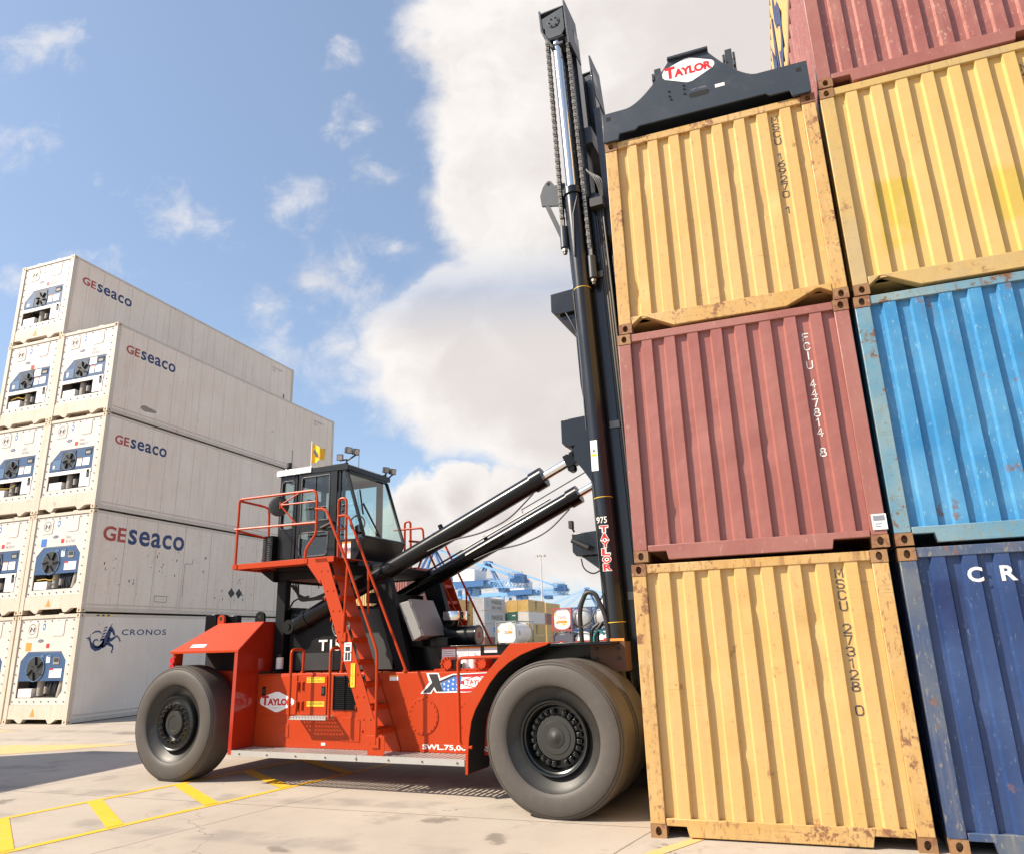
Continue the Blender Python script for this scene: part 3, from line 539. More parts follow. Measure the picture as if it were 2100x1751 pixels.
    stk.m(BLUED).flat(oval(1.08, H-.33, .055, .10), (0, sy, 0), X, Z); stk.m(WHITE).flat(oval(1.08, H-.33, .025, .05), (0, sy-.001, 0), X, Z); stk.build('round_sticker', None, t, smooth=0); stk = MB()
    oz = H-.74 if kind == 'ge' else H-.72
    stk.m(NAVY).flat(oval(1.02, oz, .11, .045), (0, sy, 0), X, Z); stk.m(WHITE).text('Carrier', (.95, sy-.0015, oz-.02), X, Z, .14, .045); stk.build('oval_logo', None, t, smooth=0); stk = MB()
    if num: stk.m(GREYTXT).text(num[0], (1.44, sy, H-.80), X, Z, .20, .075); stk.m(GREYTXT).text(num[1], (1.44, sy, H-.93), X, Z, .36, .09); stk.build('number_lettering', None, t, smooth=0); stk = MB()
    if kind != 'ge': stk.m(ORAD if num is None else BLUED).box(.46, .68, sy-.001, sy, H-.99, H-.76); stk.build('square_sticker', None, t, smooth=0); stk = MB()
    if kind != 'ge' or rv0.random() < .5: stk.m(ORAD).prism([(1.02, .20), (1.20, .20), (1.11, .40)], .006, .011); stk.build('warning_triangle', None, t, smooth=0)
    # cooling unit
    u = MB(); uz0 = 1.27 if kind == 'ge' else 1.13
    poly = [(ox0+.01, uz0), (ox1-.01, uz0), (ox1-.01, oz1-.24 if kind != 'ge' else oz1-.01), (ox1-.24 if kind != 'ge' else ox1-.01, oz1-.01), (ox0+ch, oz1-.01), (ox0+.01, oz1-ch)]
    u.prism(poly, .035, .30); unit = u.build('cooling_unit', RB, t, bevel=.008)
    rv = random.Random(int(loc[0]*3+loc[2]*11)); f = MB(); fx, fz, frd = (ox0+.78, 1.56, .26) if kind == 'ge' else (ox0+.62, 1.47, .33)
    if kind == 'ge': f.m(FAN).box(ox0+.47, ox0+1.02, .020, .034, uz0+.03, oz1-.06); f.m(RB2).box(ox0+.10, ox0+.44, .024, .034, uz0+.05, uz0+.36)
    ring(f.m(RB2), fx, fz, frd, frd+.025, .016, 32); ring(f.m(FAN), fx, fz, 0, frd, .018, 32); ring(f.m(BLACKD), fx, fz, 0, frd*.35, .012, 20)
    f.m(DGREY); fa0 = rv.uniform(0, 1)
    for i in range(6):
        a = i*math.pi/3+fa0; f.bar((fx+math.cos(a)*frd*.3, .014, fz+math.sin(a)*frd*.3), (fx+math.cos(a+.35)*frd*.97, .014, fz+math.sin(a+.35)*frd*.97), .012, .08, (0, 1, 0))
    f.build('fan', None, unit, smooth=0)
    d = MB(); d.m(WHITE)
    if kind == 'ge':
        d.box(ox0+1.10, ox0+1.30, .026, .034, 1.36, 1.58); d.box(ox0+1.34, ox0+1.62, .026, .034, 1.36, 1.60)
        if rv.random() < .5: d.box(ox0+1.06, ox0+1.36, .026, .034, 1.66, 1.90)
        if rv.random() < .5: d.box(ox0+.14, ox0+.14+rv.uniform(.05, .12), .020, .024, uz0+.1, uz0+.1+rv.uniform(.1, .2))
        d.m(LGT).box(ox0+1.40, ox0+1.66, .025, .034, 1.70, 1.87); d.m(BAY).box(ox0+1.44, ox0+1.62, .022, .025, 1.72, 1.80)
        d.m(ORAD).box(ox0+1.10, ox0+1.30, .0245, .026, 1.58, 1.61)
    else:
        d.box(ox0+1.18, ox0+1.64, .026, .034, 1.22, 1.46); d.box(ox0+1.0, ox0+1.14, .026, .034, 1.62, 1.80); d.m(BAY).box(ox0+1.28, ox0+1.50, .024, .034, 1.58, 1.76); d.m(LGT).box(ox0+1.30, ox0+1.48, .022, .024, 1.64, 1.75)
        d.m(REDD).box(ox0+1.18, ox0+1.32, .0245, .026, 1.42, 1.47)
        d.m(RB2)
        for xx in (ox0+.75, ox0+1.04): d.box(xx, xx+.14, .024, .034, oz1-.16, oz1-.09); 
    d.build('controls_and_plates', None, unit, smooth=0)
    b = MB(); b.m(BAY).box(ox0, ox1, .42, .44, oz0, oz1); b.box(ox0, ox1, .10, .42, oz0-.001, oz0+.02); b.m(VOID).box(ox0, ox1, .40, .405, uz0-.35, uz0+.01)
    b.m(WHITE).box(ox0+.03, ox0+.55, .06, .36, oz0+.02, oz0+.25)
    b.m(BAY).cyl((ox0+.72, .25, oz0+.05), (ox0+.72, .25, oz0+.46), .13, n=14); b.cyl((ox1-.22, .2, oz0+.03), (ox1-.14, .2, uz0), .12, n=14)
    yc_ = mat('yellow_power_cable', (.55, .36, .04), .6)
    if rv.random() < .6: b.m(yc_).tube([(ox0+rv.uniform(.1, .3), .05, oz0+.30), (ox0+.5, .03, oz0+rv.uniform(.2, .4)), (ox0+.7, .05, oz0+.26), (ox0+rv.uniform(.85, 1.1), .04, oz0+rv.uniform(.15, .4))], .013, 6, .1)
    b.m(FAN)
    for i in range(9):
        xx = ox0+.95+.055*i+rv.uniform(-.03, .03); b.tube([(xx, .12+.02*(i % 3), oz0+.04), (xx+.03*(i % 2), .10, oz0+.22), (xx-.02, .16, oz0+.42)], .017+.006*(i % 3), 6)
    b.m(BAY)
    b.cyl((ox0+1.05, .13, oz0+.12), (ox0+1.05, .13, oz0+.30), .07, n=12)
    if kind == 'ge':
        b.m(WHITE).box(ox0-.02, ox1+.0, .012, .05, uz0-.13, uz0-.02); b.box(ox1-.42, ox1-.02, .02, .06, oz0+.03, uz0-.02); b.m(FAN).box(ox1-.16, ox1-.06, .012, .02, uz0-.30, uz0-.06)
    b.build('compressor_bay', None, t, smooth=40)
    # lettering on the long side
    if logo and side == 'ge': 
        lt = MB(); xs = W_-.0075; zb = H-.90 if ge_h < .5 else H-1.0; k = ge_h/.30
        if side == 'ge':
            G2 = mat('logo_red', (.40, .045, .03), .5, dirt=.35, dirtcol=(.6, .5, .42)) 
            lt.m(G2).text('GE', (xs, .42, zb+.02*k), Y, Z, .54*k, .29*k, .026, 0); lt.m(NAVY).text('seaco', (xs, .42+.60*k, zb), Y, Z, 1.50*k, .31*k, .020, 0, spacing=1.08)
        lt.build('lettering', None, t, smooth=0); lt = MB(); lt.m(GREYTXT).text(num[0]+' '+num[1] if num else 'CXRU 115', (xs, L-1.6, H-.42), Y, Z, .75, .10); lt.text('45R1', (xs, L-1.6, H-.56), Y, Z, .25, .08)
        MB().m(DGREY).box(xs, xs+.001, L-.72, L-.64, 1.25, 1.5).build('door_sticker', None, t, smooth=0)
        lt.build('number_lettering', None, t, smooth=0)
    if side_fn: side_fn(t, L, H)
    return t
RX, RY, RP = -17.2994-CW, 8.09, 2.979
def ribbon(mb, pts, o, ax, up, t=0):
    """variable-width brush stroke: (x, y, width)"""
    n = len(pts); L_, R_ = [], []
    for i, (x, y, w) in enumerate(pts):
        a, b = pts[max(i-1, 0)], pts[min(i+1, n-1)]; dx, dy = b[0]-a[0], b[1]-a[1]; l = math.hypot(dx, dy) or 1
        L_.append((x-dy/l*w/2, y+dx/l*w/2)); R_.append((x+dy/l*w/2, y-dx/l*w/2))
    for i in range(n-1): mb.flat([L_[i], R_[i], R_[i+1], L_[i+1]], o, ax, up, t)
def cronos_side(t, L, H):
    o = (CW-.0075, 0, 0); m = MB().m(NAVY)
    def S(pts, lift=0): ribbon(m, pts, o, Y, Z, lift)
    u = lambda q: [(.30+a*1.18, 1.86+b*.82, w) for a, b, w in q]       # unit box to the side wall
    spir = [(.40+.0, .42, .05)]+[(.315+(.19-.012*i*.9)*math.cos(R(20-i*24)), .36+(.24-.016*i*.9)*math.sin(R(20-i*24)), .085-.004*i) for i in range(15)]
    S(u([(0, .46, .01), (.06, .50, .05), (.10, .46, .05), (.13, .36, .06), (.19, .20, .10), (.29, .11, .11), (.40, .14, .11), (.50, .27, .13), (.56, .40, .16), (.60, .52, .17), (.63, .66, .15), (.66, .78, .12)]))
    S(u([(.05, .38, .01), (.11, .50, .03), (.10, .62, .012)])); S(u(spir)); S(u([(.14, .62, .015), (.22, .70, .045), (.34, .72, .045), (.42, .64, .02)]))
    S(u([(.62, .80, .10), (.69, .80, .12), (.75, .72, .09), (.80, .60, .07), (.81, .56, .03)])); S(u([(.65, .84, .04), (.69, .94, .03), (.71, 1.0, .004)]))
    for i in range(5): S(u([(.57-.02*i, .86-.10*i, .05), (.50-.02*i, .84-.11*i, .03), (.47-.02*i, .78-.11*i, .004)]))
    S(u([(.62, .45, .14), (.72, .42, .10), (.82, .50, .06), (.88, .56, .05), (.95, .48, .04), (1.0, .36, .05)])); S(u([(.60, .34, .14), (.70, .26, .09), (.79, .20, .06), (.80, .10, .05), (.77, .02, .04), (.80, -.03, .05)]))
    S(u([(.44, .30, .05), (.50, .18, .09), (.56, .22, .07), (.60, .32, .05)]))
    m.text('CRONOS', (CW-.0075, 1.50, 2.335), Y, Z, 1.72, .17, .012, spacing=1.15)
    for i in range(6): m.m(YELD if i % 2 else BLACKD).box(CW-.0075+.004, CW-.002, .55+.09*i, .64+.09*i, H-.07, H-.03)
    m.build('lettering', None, t, smooth=0)
reefer('white refrigerated container on the ground with CRONOS and a sea horse emblem', (RX, RY, 0), 'cr', side='none', num=None, side_fn=cronos_side, pm=paint('grey_white_reefer_paint', (.73, .635, .54), (.77, .685, .595), rust=.01, scr=.1, streak=.15, grime=(.36, .31, .26), dent=.04, rough=.5))
def scrapes(t, L, H):
    m = MB(); rr = random.Random(4); xs = CW-.0075; mt = mat('scrape_grey', (.25, .22, .20), .7, var=.3)
    for (y0, z0, w, h, n) in ((.55, 1.15, .5, .5, 5), (2.1, 1.1, 1.4, 1.0, 14), (4.6, 1.2, .1, .7, 3), (5.2, .5, 1.6, .35, 22), (1.0, .8, .8, .3, 4), (7.2, 1.5, 1.2, .6, 9), (6.3, 1.1, .5, .2, 5)):
        for i in range(n):
            y_, z_ = y0+rr.random()*w, z0+rr.random()*h; a = rr.uniform(.008, .03); b = rr.uniform(.03, .12)
            m.flat([(y_, z_), (y_+a, z_+b*.2), (y_+a*1.4, z_+b*.8), (y_+a*.6, z_+b), (y_-a*.3, z_+b*.6)], (xs, 0, 0), Y, Z)
    for y_ in (6.1, 6.5): m.flat([(y_, .62+.0), (y_+.17, .80), (y_, .99), (y_-.17, .80)], (xs, 0, 0), Y, Z)
    for a, b in (((2.6, .55), (2.6, .37)), ((3.1, .55), (3.1, .37)), ((2.6, .55), (3.1, .55)), ((2.6, .37), (3.1, .37)), ((3.75, .55), (3.75, 1.65)), ((3.75, 1.65), (4.1, 1.67)), ((4.1, 1.67), (4.1, 1.85))): m.m(BLACKD).bar((xs, *a), (xs, *b), .012, .003, (1, 0, 0))
    m.build('scrape_stain', mt, t, smooth=0)
reefer('scratched white refrigerated container with the largest GEseaco lettering, second from the ground', (RX, RY, RP), 'cr', ge_h=.46, pm=P_WS, num=('SEGU', '911743'), side_fn=scrapes)
reefer('white refrigerated container with GEseaco lettering, third from the ground beside the cab', (RX, RY, 2*RP), 'ge', ge_h=.295, num=('GESU', '944433 5'))
def stain(t, L, H):
    m = MB(); mt = mat('soot_stain', (.30, .25, .21), .8, var=.3, vscale=9); m.flat(oval(1.55, .47, .34, .075), (CW-.008, 0, 0), Y, Z); m.flat(oval(1.42, .47, .18, .10), (CW-.0075, 0, 0), Y, Z); m.build('soot_stain', mt, t, smooth=0)
reefer('white refrigerated container with a soot stain low on its side, top of the shorter stack', (RX, RY, 3*RP), 'ge', ge_h=.295, num=('GESU', '932416 3'), side_fn=stain)
AX = RX-CW-.05
for k, (lb, kd, nm) in enumerate((('white refrigerated container on the ground beside the CRONOS one', 'cr', None), ('white refrigerated container beside the scratched one, second tier of the taller stack', 'ge', ('SEGU', '961014')),
        ('white refrigerated container third from the ground in the taller stack', 'ge', ('GESU', '937202 2')), ('white refrigerated container with a red and black sticker, second from the top', 'ge', None), ('white refrigerated container standing highest of all, top of the taller stack', 'ge', ('GESU', '931260 7')))):
    def rs(t, L, H): MB().m(REDD).box(1.20, 1.34, .025, .028, H-1.0, H-.86).m(BLACKD).box(1.20, 1.42, .0255, .0285, H-1.12, H-1.01).m(WHITE).box(1.46, 1.60, .015, .0175, H-.52, H-.33).box(1.66, 1.80, .015, .0175, H-.52, H-.33).build('square_stickers', None, t, smooth=0)
    reefer(lb, (AX, RY+.02*k, k*RP), kd, ge_h=.295, num=nm, side_fn=rs if k == 3 else None)
# the pair standing left of the frame, whose shadow lies on the concrete
for k, lb in enumerate(('red container on the ground under another, shading the concrete', 'red container on top of another red one, shading the concrete')):
    container(lb, (-16.87, -5.36, k*2.6), P_R, F_R, cm=F_C, detail=False)
# ================================================================ THE MACHINE (local frame: x forward, y away from the camera, origin under the drive axle at the tyre's outer face)
MC = thing('container_handler', 'red and black laden container handler with a tall mast lifting beside the yellow containers', 'container handler', (-1.14, .45, 0), R(-4.5))
def part(mb, name, mt=None, parent=None, bevel=0, smooth=35): return mb.build(name, mt, parent or MC, bevel, smooth)
# ---- wheels
TYRE_D = [(.125, .385), (.11, .40), (.085, .445), (.055, .50), (.028, .535), (.010, .550), (-.002, .566), (-.012, .60), (-.017, .65), (-.015, .70), (-.006, .745), (.003, .764), (.014, .766), (.014, .774), (.008, .776), (.022, .792), (.034, .794), (.034, .802), (.030, .804), (.048, .816), (.062, .820), (.10, .824), (.25, .826), (.40, .824), (.455, .816), (.48, .80), (.505, .75), (.525, .65), (.52, .56), (.50, .48), (.48, .385)]
RUBI = mat('tyre_inner_sidewall_shade', (.026, .025, .023), .45, var=.3, vscale=7, dirt=.4, dirtcol=(.06, .055, .05), spec=.4)  # cleaner, darker rubber, with the shade of the concave dish painted in
def squash(mb, z0=-.822+.022): mb.v = [(v[0], v[1], max(v[2], z0+0*v[0])) for v in mb.v]
def tyre(c, hub):
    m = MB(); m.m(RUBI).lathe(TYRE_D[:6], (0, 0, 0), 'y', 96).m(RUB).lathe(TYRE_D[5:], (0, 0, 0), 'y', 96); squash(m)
    o = m.build('tyre', None, MC, 0, 50, loc=c); sh_ = .075
    r = MB(); dark = mat('wheel_rim_paint', (.009, .010, .010), .28, var=.3, vscale=8, dirt=.25, dirtcol=(.03, .028, .024), coat=.1)
    hubm = mat('hub_paint', (.022, .022, .019), .5, var=.2, vscale=9, dirt=.3, dirtcol=(.055, .05, .04))
    if hub == 'drive':
        r.m(dark).lathe([(.12, .392), (.06, .397), (.045, .388), (.05, .372), (.08, .362), (.09, .345), (.13, .335), (.17, .325), (.20, .315), (.20, .20)], (0, 0, 0), 'y', 72)
        r.m(hubm).lathe([(.20, .235), (.13, .232), (.12, .226), (.118, .175), (.112, .170), (.112, .105), (.106, .10), (.10, .05), (.085, .03), (.083, 0)], (0, 0, 0), 'y', 48)
        w = r.build('rim', None, o, 0, 40)
        b = MB()
        for i in range(24):
            a = 2*math.pi*i/24+.13; ca, sa = math.cos(a), math.sin(a)
            if i in (5, 18): continue
            b.bar((ca*.243, .150, sa*.243), (ca*.302, .150, sa*.302), .048, .05, (0, 1, 0)); b.cyl((ca*.27, .10, sa*.27), (ca*.27, .13, sa*.27), .020, n=6)
        b.build('wheel_clamp_bolts', dark, w, .004)
    else:
        r.m(dark).lathe([(.12, .392), (.05, .395), (.035, .386), (.04, .368), (.055, .355), (.050, .30), (.03, .285), (.03, .235), (.09, .228), (.105, .20), (.105, .175)], (0, 0, 0), 'y', 72)
        r.m(hubm).lathe([(.11, .178), (.04, .172), (.032, .165), (.030, .11), (.036, .105), (.034, 0)], (0, 0, 0), 'y', 40)
        w = r.build('rim', None, o, 0, 40)
        b = MB()
        for i in range(20):
            a = 2*math.pi*i/20; ca, sa = math.cos(a)*.262, math.sin(a)*.262
            b.cyl((ca, .035, sa), (ca, .002, sa), .015, n=6); b.cyl((ca, .003, sa), (ca, -.012, sa), .007, n=6)
        b.build('wheel_bolts', mat('brassy_bolt', (.05, .042, .028), .45, .4), w, 0)
    return o
WH = []
WH.append(tyre((0, 0, .80), 'drive'))
st = tyre((-6.34, .58, .80), 'steer')
def dup(o, loc, rz=0):
    c = o.copy(); COL.objects.link(c); c.parent = MC; c.location = loc; c.rotation_euler = (0, 0, rz)
    for ch in o.children:
        d = ch.copy(); COL.objects.link(d); d.parent = c
        for g_ in ch.children: e = g_.copy(); COL.objects.link(e); e.parent = d
    return c
dup(WH[0], (0, .60, .80)); dup(WH[0], (0, 4.2, .80), math.pi); dup(WH[0], (0, 3.6, .80), math.pi); dup(st, (-6.34, 3.62, .80), math.pi)
# ---- chassis and body
part(MB().box(-5.9, .62, 1.75, 2.45, .48, 1.30).box(-.35, .35, .5, 3.7, .62, .98).box(-6.5, -6.2, 1.1, 3.1, .6, 1.0), 'chassis', BLACK, bevel=.01)
b = MB(); by = 1.05
b.box(-5.165, -1.20, by, 3.15, .45, 1.47); body = part(b, 'body', RED, bevel=.012)
def bodypart(mb, name, mt=None, bevel=0, parent=None): return part(mb, name, mt, parent or body, bevel)
dr = MB()
for x0, x1, z0, z1 in ((-5.13, -4.42, .90, 1.44), (-4.33, -3.86, .90, 1.43)): dr.box(x0, x1, by-.012, by+.001, z0, z1)
for k_, (x0, x1, z0, z1) in enumerate(((-5.13, -4.405, .90, 1.44), (-4.32, -3.86, .90, 1.43))): 
    d_ = bodypart(MB().box(x0, x1, by-.012, by+.001, z0, z1), 'door', RED, .004)
    h = MB(); hx = -4.39 if k_ == 0 else -4.29; 
    for z in (1.03, 1.30): h.box(hx-.022, hx+.022, by-.022, by-.011, z-.06, z+.06); h.cyl((hx, by-.026, z-.055), (hx, by-.026, z+.055), .010, n=8)
    bodypart(h, 'hinge', RED, .002, d_)
    lx = -5.02 if k_ == 0 else -3.92
    bodypart(MB().m(BLACK).box(lx-.035, lx+.035, by-.016, by-.011, 1.16, 1.29).m(DGREY).box(lx-.024, lx+.024, by-.024, by-.015, 1.19, 1.26), 'latch', None, .003, d_)
for x0, x1, z0, z1 in ((-3.59, -3.275, .56, .875), (-4.72, -4.525, .59, .775)):
    q = MB().box(x0, x1, by-.007, by+.001, z0, z1)
    for px_ in (x0+.03, x1-.03):
        for pz in (z0+.03, z1-.03): q.cyl((px_, by-.012, pz), (px_, by-.006, pz), .009, n=6)
    bodypart(q, 'access_panel', RED, .002)
gr = MB().m(VOID).box(-3.735, -3.20, by-.004, by+.001, .97, 1.43).m(BLACK)
for i in range(17): gr.box(-3.735, -3.20, by-.018, by-.004, .975+.027*i, .981+.027*i)
for x in (-3.74, -3.55, -3.37, -3.205): gr.box(x-.006, x+.006, by-.022, by-.004, .965, 1.435)
bodypart(gr, 'radiator_grille', None)
for cx in (-2.26, -1.50):
    q = MB(); q.cyl((cx, by-.010, .905), (cx, by+.001, .905), .235, n=40)
    for i in range(20): a = 2*math.pi*i/20; q.cyl((cx+.212*math.cos(a), by-.018, .905+.212*math.sin(a)), (cx+.212*math.cos(a), by-.009, .905+.212*math.sin(a)), .010, n=6)
    bodypart(q, 'round_cover', RED, .002)
def hexsign(mb, cx, cz, w, h, o, ax, up, lift=0):
    pts = []
    for p, q in (((-.5, .26), (-.5, -.24)), ((0, -.5), (0, -.5)), ((.5, -.24), (.5, .26)), ((0, .5), (0, .5))):
        pts += [p] if p == q else [p, q]
    pts = [(-.46, .24), (-.5, .10), (-.5, -.06), (-.46, -.15), (-.05, -.48), (.05, -.48), (.46, -.15), (.5, -.06), (.5, .06), (.46, .15), (.05, .48), (-.05, .48)]
    mb.m(WHITE).flat([(cx+a*w, cz+c*h) for a, c in pts], o, ax, up, lift)
    O_ = Vector(o); A, U_ = Vector(ax), Vector(up); at = lambda a, c: O_+A*(cx+a*w)+U_*(cz+c*h)
    mb.m(REDD).text('T', at(-.45, -.17), ax, up, w*.20, h*.47, .055, lift+.0012); mb.text('AYLOR', at(-.275, -.17), ax, up, w*.725, h*.33, .055, lift+.0012, spacing=.95)
    for i, ww in enumerate((.36, .2)): mb.m(GREYTXT).flat([(cx-ww/2*w, cz-(.27+.05*i)*h), (cx+ww/2*w, cz-(.27+.05*i)*h), (cx+ww/2*w, cz-(.262+.05*i)*h), (cx-ww/2*w, cz-(.262+.05*i)*h)], o, ax, up, lift+.0012)
q = MB(); hexsign(q, -4.76, 1.075, .64, .29, (0, by-.0145, 0), X, Z); bodypart(q, 'hexagon_logo')
def sign(x0, x1, z0, z1, lines, name='warning_sign', y=by-.0145, bg=YELD, fg=BLACKD, parent=None):
    q = MB().m(bg).box(x0, x1, y, y+.0012, z0, z1).m(fg); n = len(lines); hh = (z1-z0)/(n+.35)
    for i, l in enumerate(lines): q.text(l, (x0+.012, y-.0012, z1-hh*(i+1)+hh*.05), X, Z, (x1-x0-.024), hh*.72, .004)
    return bodypart(q, name, None, 0, parent)
sign(-4.21, -3.895, 1.015, 1.085, ['NO RIDERS']); sign(-4.225, -3.905, 1.34, 1.415, ['AJUNG NOT TO', 'OR SIT IN VEHICLE'])
bodypart(MB().m(WHITE).box(-3.93, -3.86, by-.004, by-.001, .50, .535), 'small_plate')
bodypart(MB().m(WHITE).box(-2.80, -2.66, by-.004, by-.001, 1.36, 1.43).m(ORAD).box(-2.80, -2.66, by-.005, by-.004, 1.41, 1.43), 'small_decal')
# the X emblem with stars and stripes
q = MB(); O0 = (0, by-.004, 0)
def fl(mt, pts, k): q.m(mt).flat(pts, O0, X, Z, .0012*k)
out = [(-2.30, 1.190), (-2.165, 1.335), (-2.21, 1.455), (-2.02, 1.455), (-1.99, 1.385), (-1.80, 1.440), (-1.28, 1.455), (-1.28, 1.235), (-1.60, 1.205), (-2.06, 1.200), (-2.10, 1.245), (-2.13, 1.19)]
fl(WHITE, out, 0)
fl(BLACKD, [(-2.265, 1.20), (-2.12, 1.33), (-2.175, 1.44), (-2.035, 1.44), (-2.005, 1.355), (-1.95, 1.215), (-2.05, 1.215), (-2.085, 1.275), (-2.15, 1.20)], 1)
fl(BLACKD, [(-2.06, 1.33), (-1.80, 1.425), (-1.28, 1.445), (-1.28, 1.44), (-1.78, 1.405), (-1.99, 1.325)], 2)
fl(BLUED, [(-1.985, 1.32), (-1.79, 1.40), (-1.66, 1.425), (-1.70, 1.225), (-1.95, 1.215)], 1)
def star(cx, cz, r): return [(cx+(r if i % 2 == 0 else r*.42)*math.sin(math.pi*i/5), cz+(r if i % 2 == 0 else r*.42)*math.cos(math.pi*i/5)) for i in range(10)]
for i, (sx, sz) in enumerate([(-1.93, 1.25), (-1.93, 1.31), (-1.87, 1.24), (-1.87, 1.29), (-1.86, 1.345), (-1.80, 1.25), (-1.80, 1.31), (-1.79, 1.365), (-1.735, 1.25), (-1.735, 1.305), (-1.72, 1.36), (-1.71, 1.405)]): fl(WHITE, star(sx, sz, .02), 2)
fl(REDD, [(-1.655, 1.425), (-1.28, 1.44), (-1.28, 1.41), (-1.66, 1.395)], 2); fl(REDD, [(-1.70, 1.22), (-1.69, 1.25), (-1.28, 1.27), (-1.28, 1.24), (-1.6, 1.215)], 2); fl(REDD, [(-1.68, 1.31), (-1.68, 1.35), (-1.62, 1.35), (-1.62, 1.31)], 2)
fl(REDD, [(-1.64, 1.36), (-1.645, 1.30), (-1.45, 1.252), (-1.28, 1.27), (-1.28, 1.36), (-1.44, 1.418)], 2); fl(WHITE, [(-1.625, 1.355), (-1.63, 1.305), (-1.45, 1.265), (-1.28, 1.28), (-1.28, 1.35), (-1.44, 1.405)], 3)
q.m(REDD).text('TAYLOR', (-1.60, by-.0095, 1.305), X, Z, .34, .06, .02)
bodypart(q, 'star_emblem_decal')
q = MB().m(WTXT); q.text('SWL.75,000 LBS', (-2.27, by-.002, .485), X, Z, 1.0, .075, .03); bodypart(q, 'stencil_lettering')
# deck edge pieces: bolts along the body top
q = MB()
for i in range(26): q.cyl((-5.05+.15*i, by+.03, 1.47), (-5.05+.15*i, by+.03, 1.482), .011, n=6)
bodypart(q, 'deck_bolts', BLACK)
# ---- rear hood / fender
q = MB(); hx0, hx1 = -6.54, -5.17
prof = [(.60, 1.80), (.60, 1.83), (1.10, 2.24), (1.95, 2.24), (1.95, 1.60), (1.90, 1.60), (1.90, 2.20), (1.11, 2.20), (.63, 1.80)]
q.prism(prof, hx0+.45, hx1, 'x')
q.add([(hx0, .60, 1.83), (hx0+.45, .60, 1.83), (hx0+.45, 1.10, 2.24), (hx0+.45, 1.95, 2.24), (hx0, 1.95, 1.83)], [(0, 1, 2), (0, 2, 3, 4)])
q.add([(hx0, .60, 1.83), (hx0, .60, 1.80), (hx0+.45, .60, 1.80), (hx0+.45, .60, 1.83)], [(0, 1, 2, 3)]); q.add([(hx0, .60, 1.80), (hx0, 1.95, 1.80), (hx0, 1.95, 1.83), (hx0, .60, 1.83)], [(0, 1, 2, 3)])
hood = part(q, 'rear_hood', RED)
q = MB(); q.prism([(.60, .40), (1.05, .40), (1.05, 1.5), (1.42, 1.5), (1.42, 2.236), (1.101, 2.236), (.60, 1.826)], hx1-.001, hx1+.012, 'x'); q.box(hx1-.05, hx1+.013, .597, .612, .40, 1.795); q.box(hx1+.0125, hx1+.0135, 1.10, 1.42, 1.845, 1.85)
part(q, 'rear_fender_plate', RED_GLOSS, hood, .004)
part(MB().prism([(1.43, 1.49), (1.93, 1.49), (1.93, 2.2), (1.43, 2.2)], hx1-.1, hx1+.02, 'x'), 'hood_front_panel', BLACK, hood)
q = MB(); q.m(WHITE).box(-6.02, -5.86, .0, .08, 0, .001); 
dq = MB().m(WHITE); a0 = Vector((-6.20, .66, 1.882)); dq.flat([(0, 0), (.30, 0), (.30, .07), (0, .07)], a0, X, Vector((0, .5, .41)).normalized(), .002); dq.m(REDD).flat([(.02, .02), (.06, .02), (.06, .05), (.02, .05)], a0, X, Vector((0, .5, .41)).normalized(), .004); part(dq, 'hood_sticker', None, hood)
def eye(x, y, z, mt, name='lifting_eye', r=.075):
    q = MB(); pr = [(x-r, z)]+[(x+r*math.cos(a), z+.07+r*math.sin(a)) for a in [math.pi*(1-i/10) for i in range(11)]]+[(x+r, z)]
    n = 16; ring_ = [(x+.03*math.cos(2*math.pi*i/n), z+.08+.03*math.sin(2*math.pi*i/n)) for i in range(n)]
    q.prism(pr, y-.02, y+.02); q.m(VOID).cyl((x, y-.0215, z+.08), (x, y+.0215, z+.08), .032, n=16); part(q, name, mt if False else None, hood) if False else None
    w = MB(); w.m(mt).prism(pr, y-.02, y+.02); w.m(VOID).cyl((x, y-.0225, z+.08), (x, y+.0225, z+.08), .03, n=16); return part(w, name, None, hood, 0)
part(MB().box(-6.53, hx1-.002, 1.30, 1.33, .6, 1.80), 'inner_panel_shade', VOID, hood)  # near-black colour stands in for the shadow under the hood
eye(-6.14, 1.2, 2.24, RED, r=.07); eye(-5.33, 1.2, 2.24, BLACK, r=.09)
part(MB().box(-6.55, -6.32, 1.25, 1.5, 2.05, 2.40).box(-6.5, -6.1, 1.5, 1.6, 2.05, 2.38), 'exhaust_box', BLACK, hood, .01)
part(MB().box(-7.05, -5.75, 1.15, 3.15, .62, 1.52).box(-6.95, -5.6, 1.6, 2.9, 1.521, 1.56), 'counterweight', RED, bevel=.03)
q = MB().m(RED).box(-6.55, -6.48, .66, .80, 1.62, 1.80).m(REDD).cyl((-6.52, .655, 1.70), (-6.52, .63, 1.70), .05, n=14).cyl((-6.52, .655, 1.60), (-6.52, .63, 1.60), .05, n=14); part(q, 'tail_lamp', None, hood)
# far-side fender, roughly mirrored
part(MB().prism([(4.0, .45), (4.0, 1.83), (3.4, 2.22), (2.5, 2.22), (2.5, 2.18), (3.38, 2.18), (3.97, 1.80), (3.97, .45)], -6.3, -5.17, 'x'), 'rear_fender_far', RED, bevel=.004)
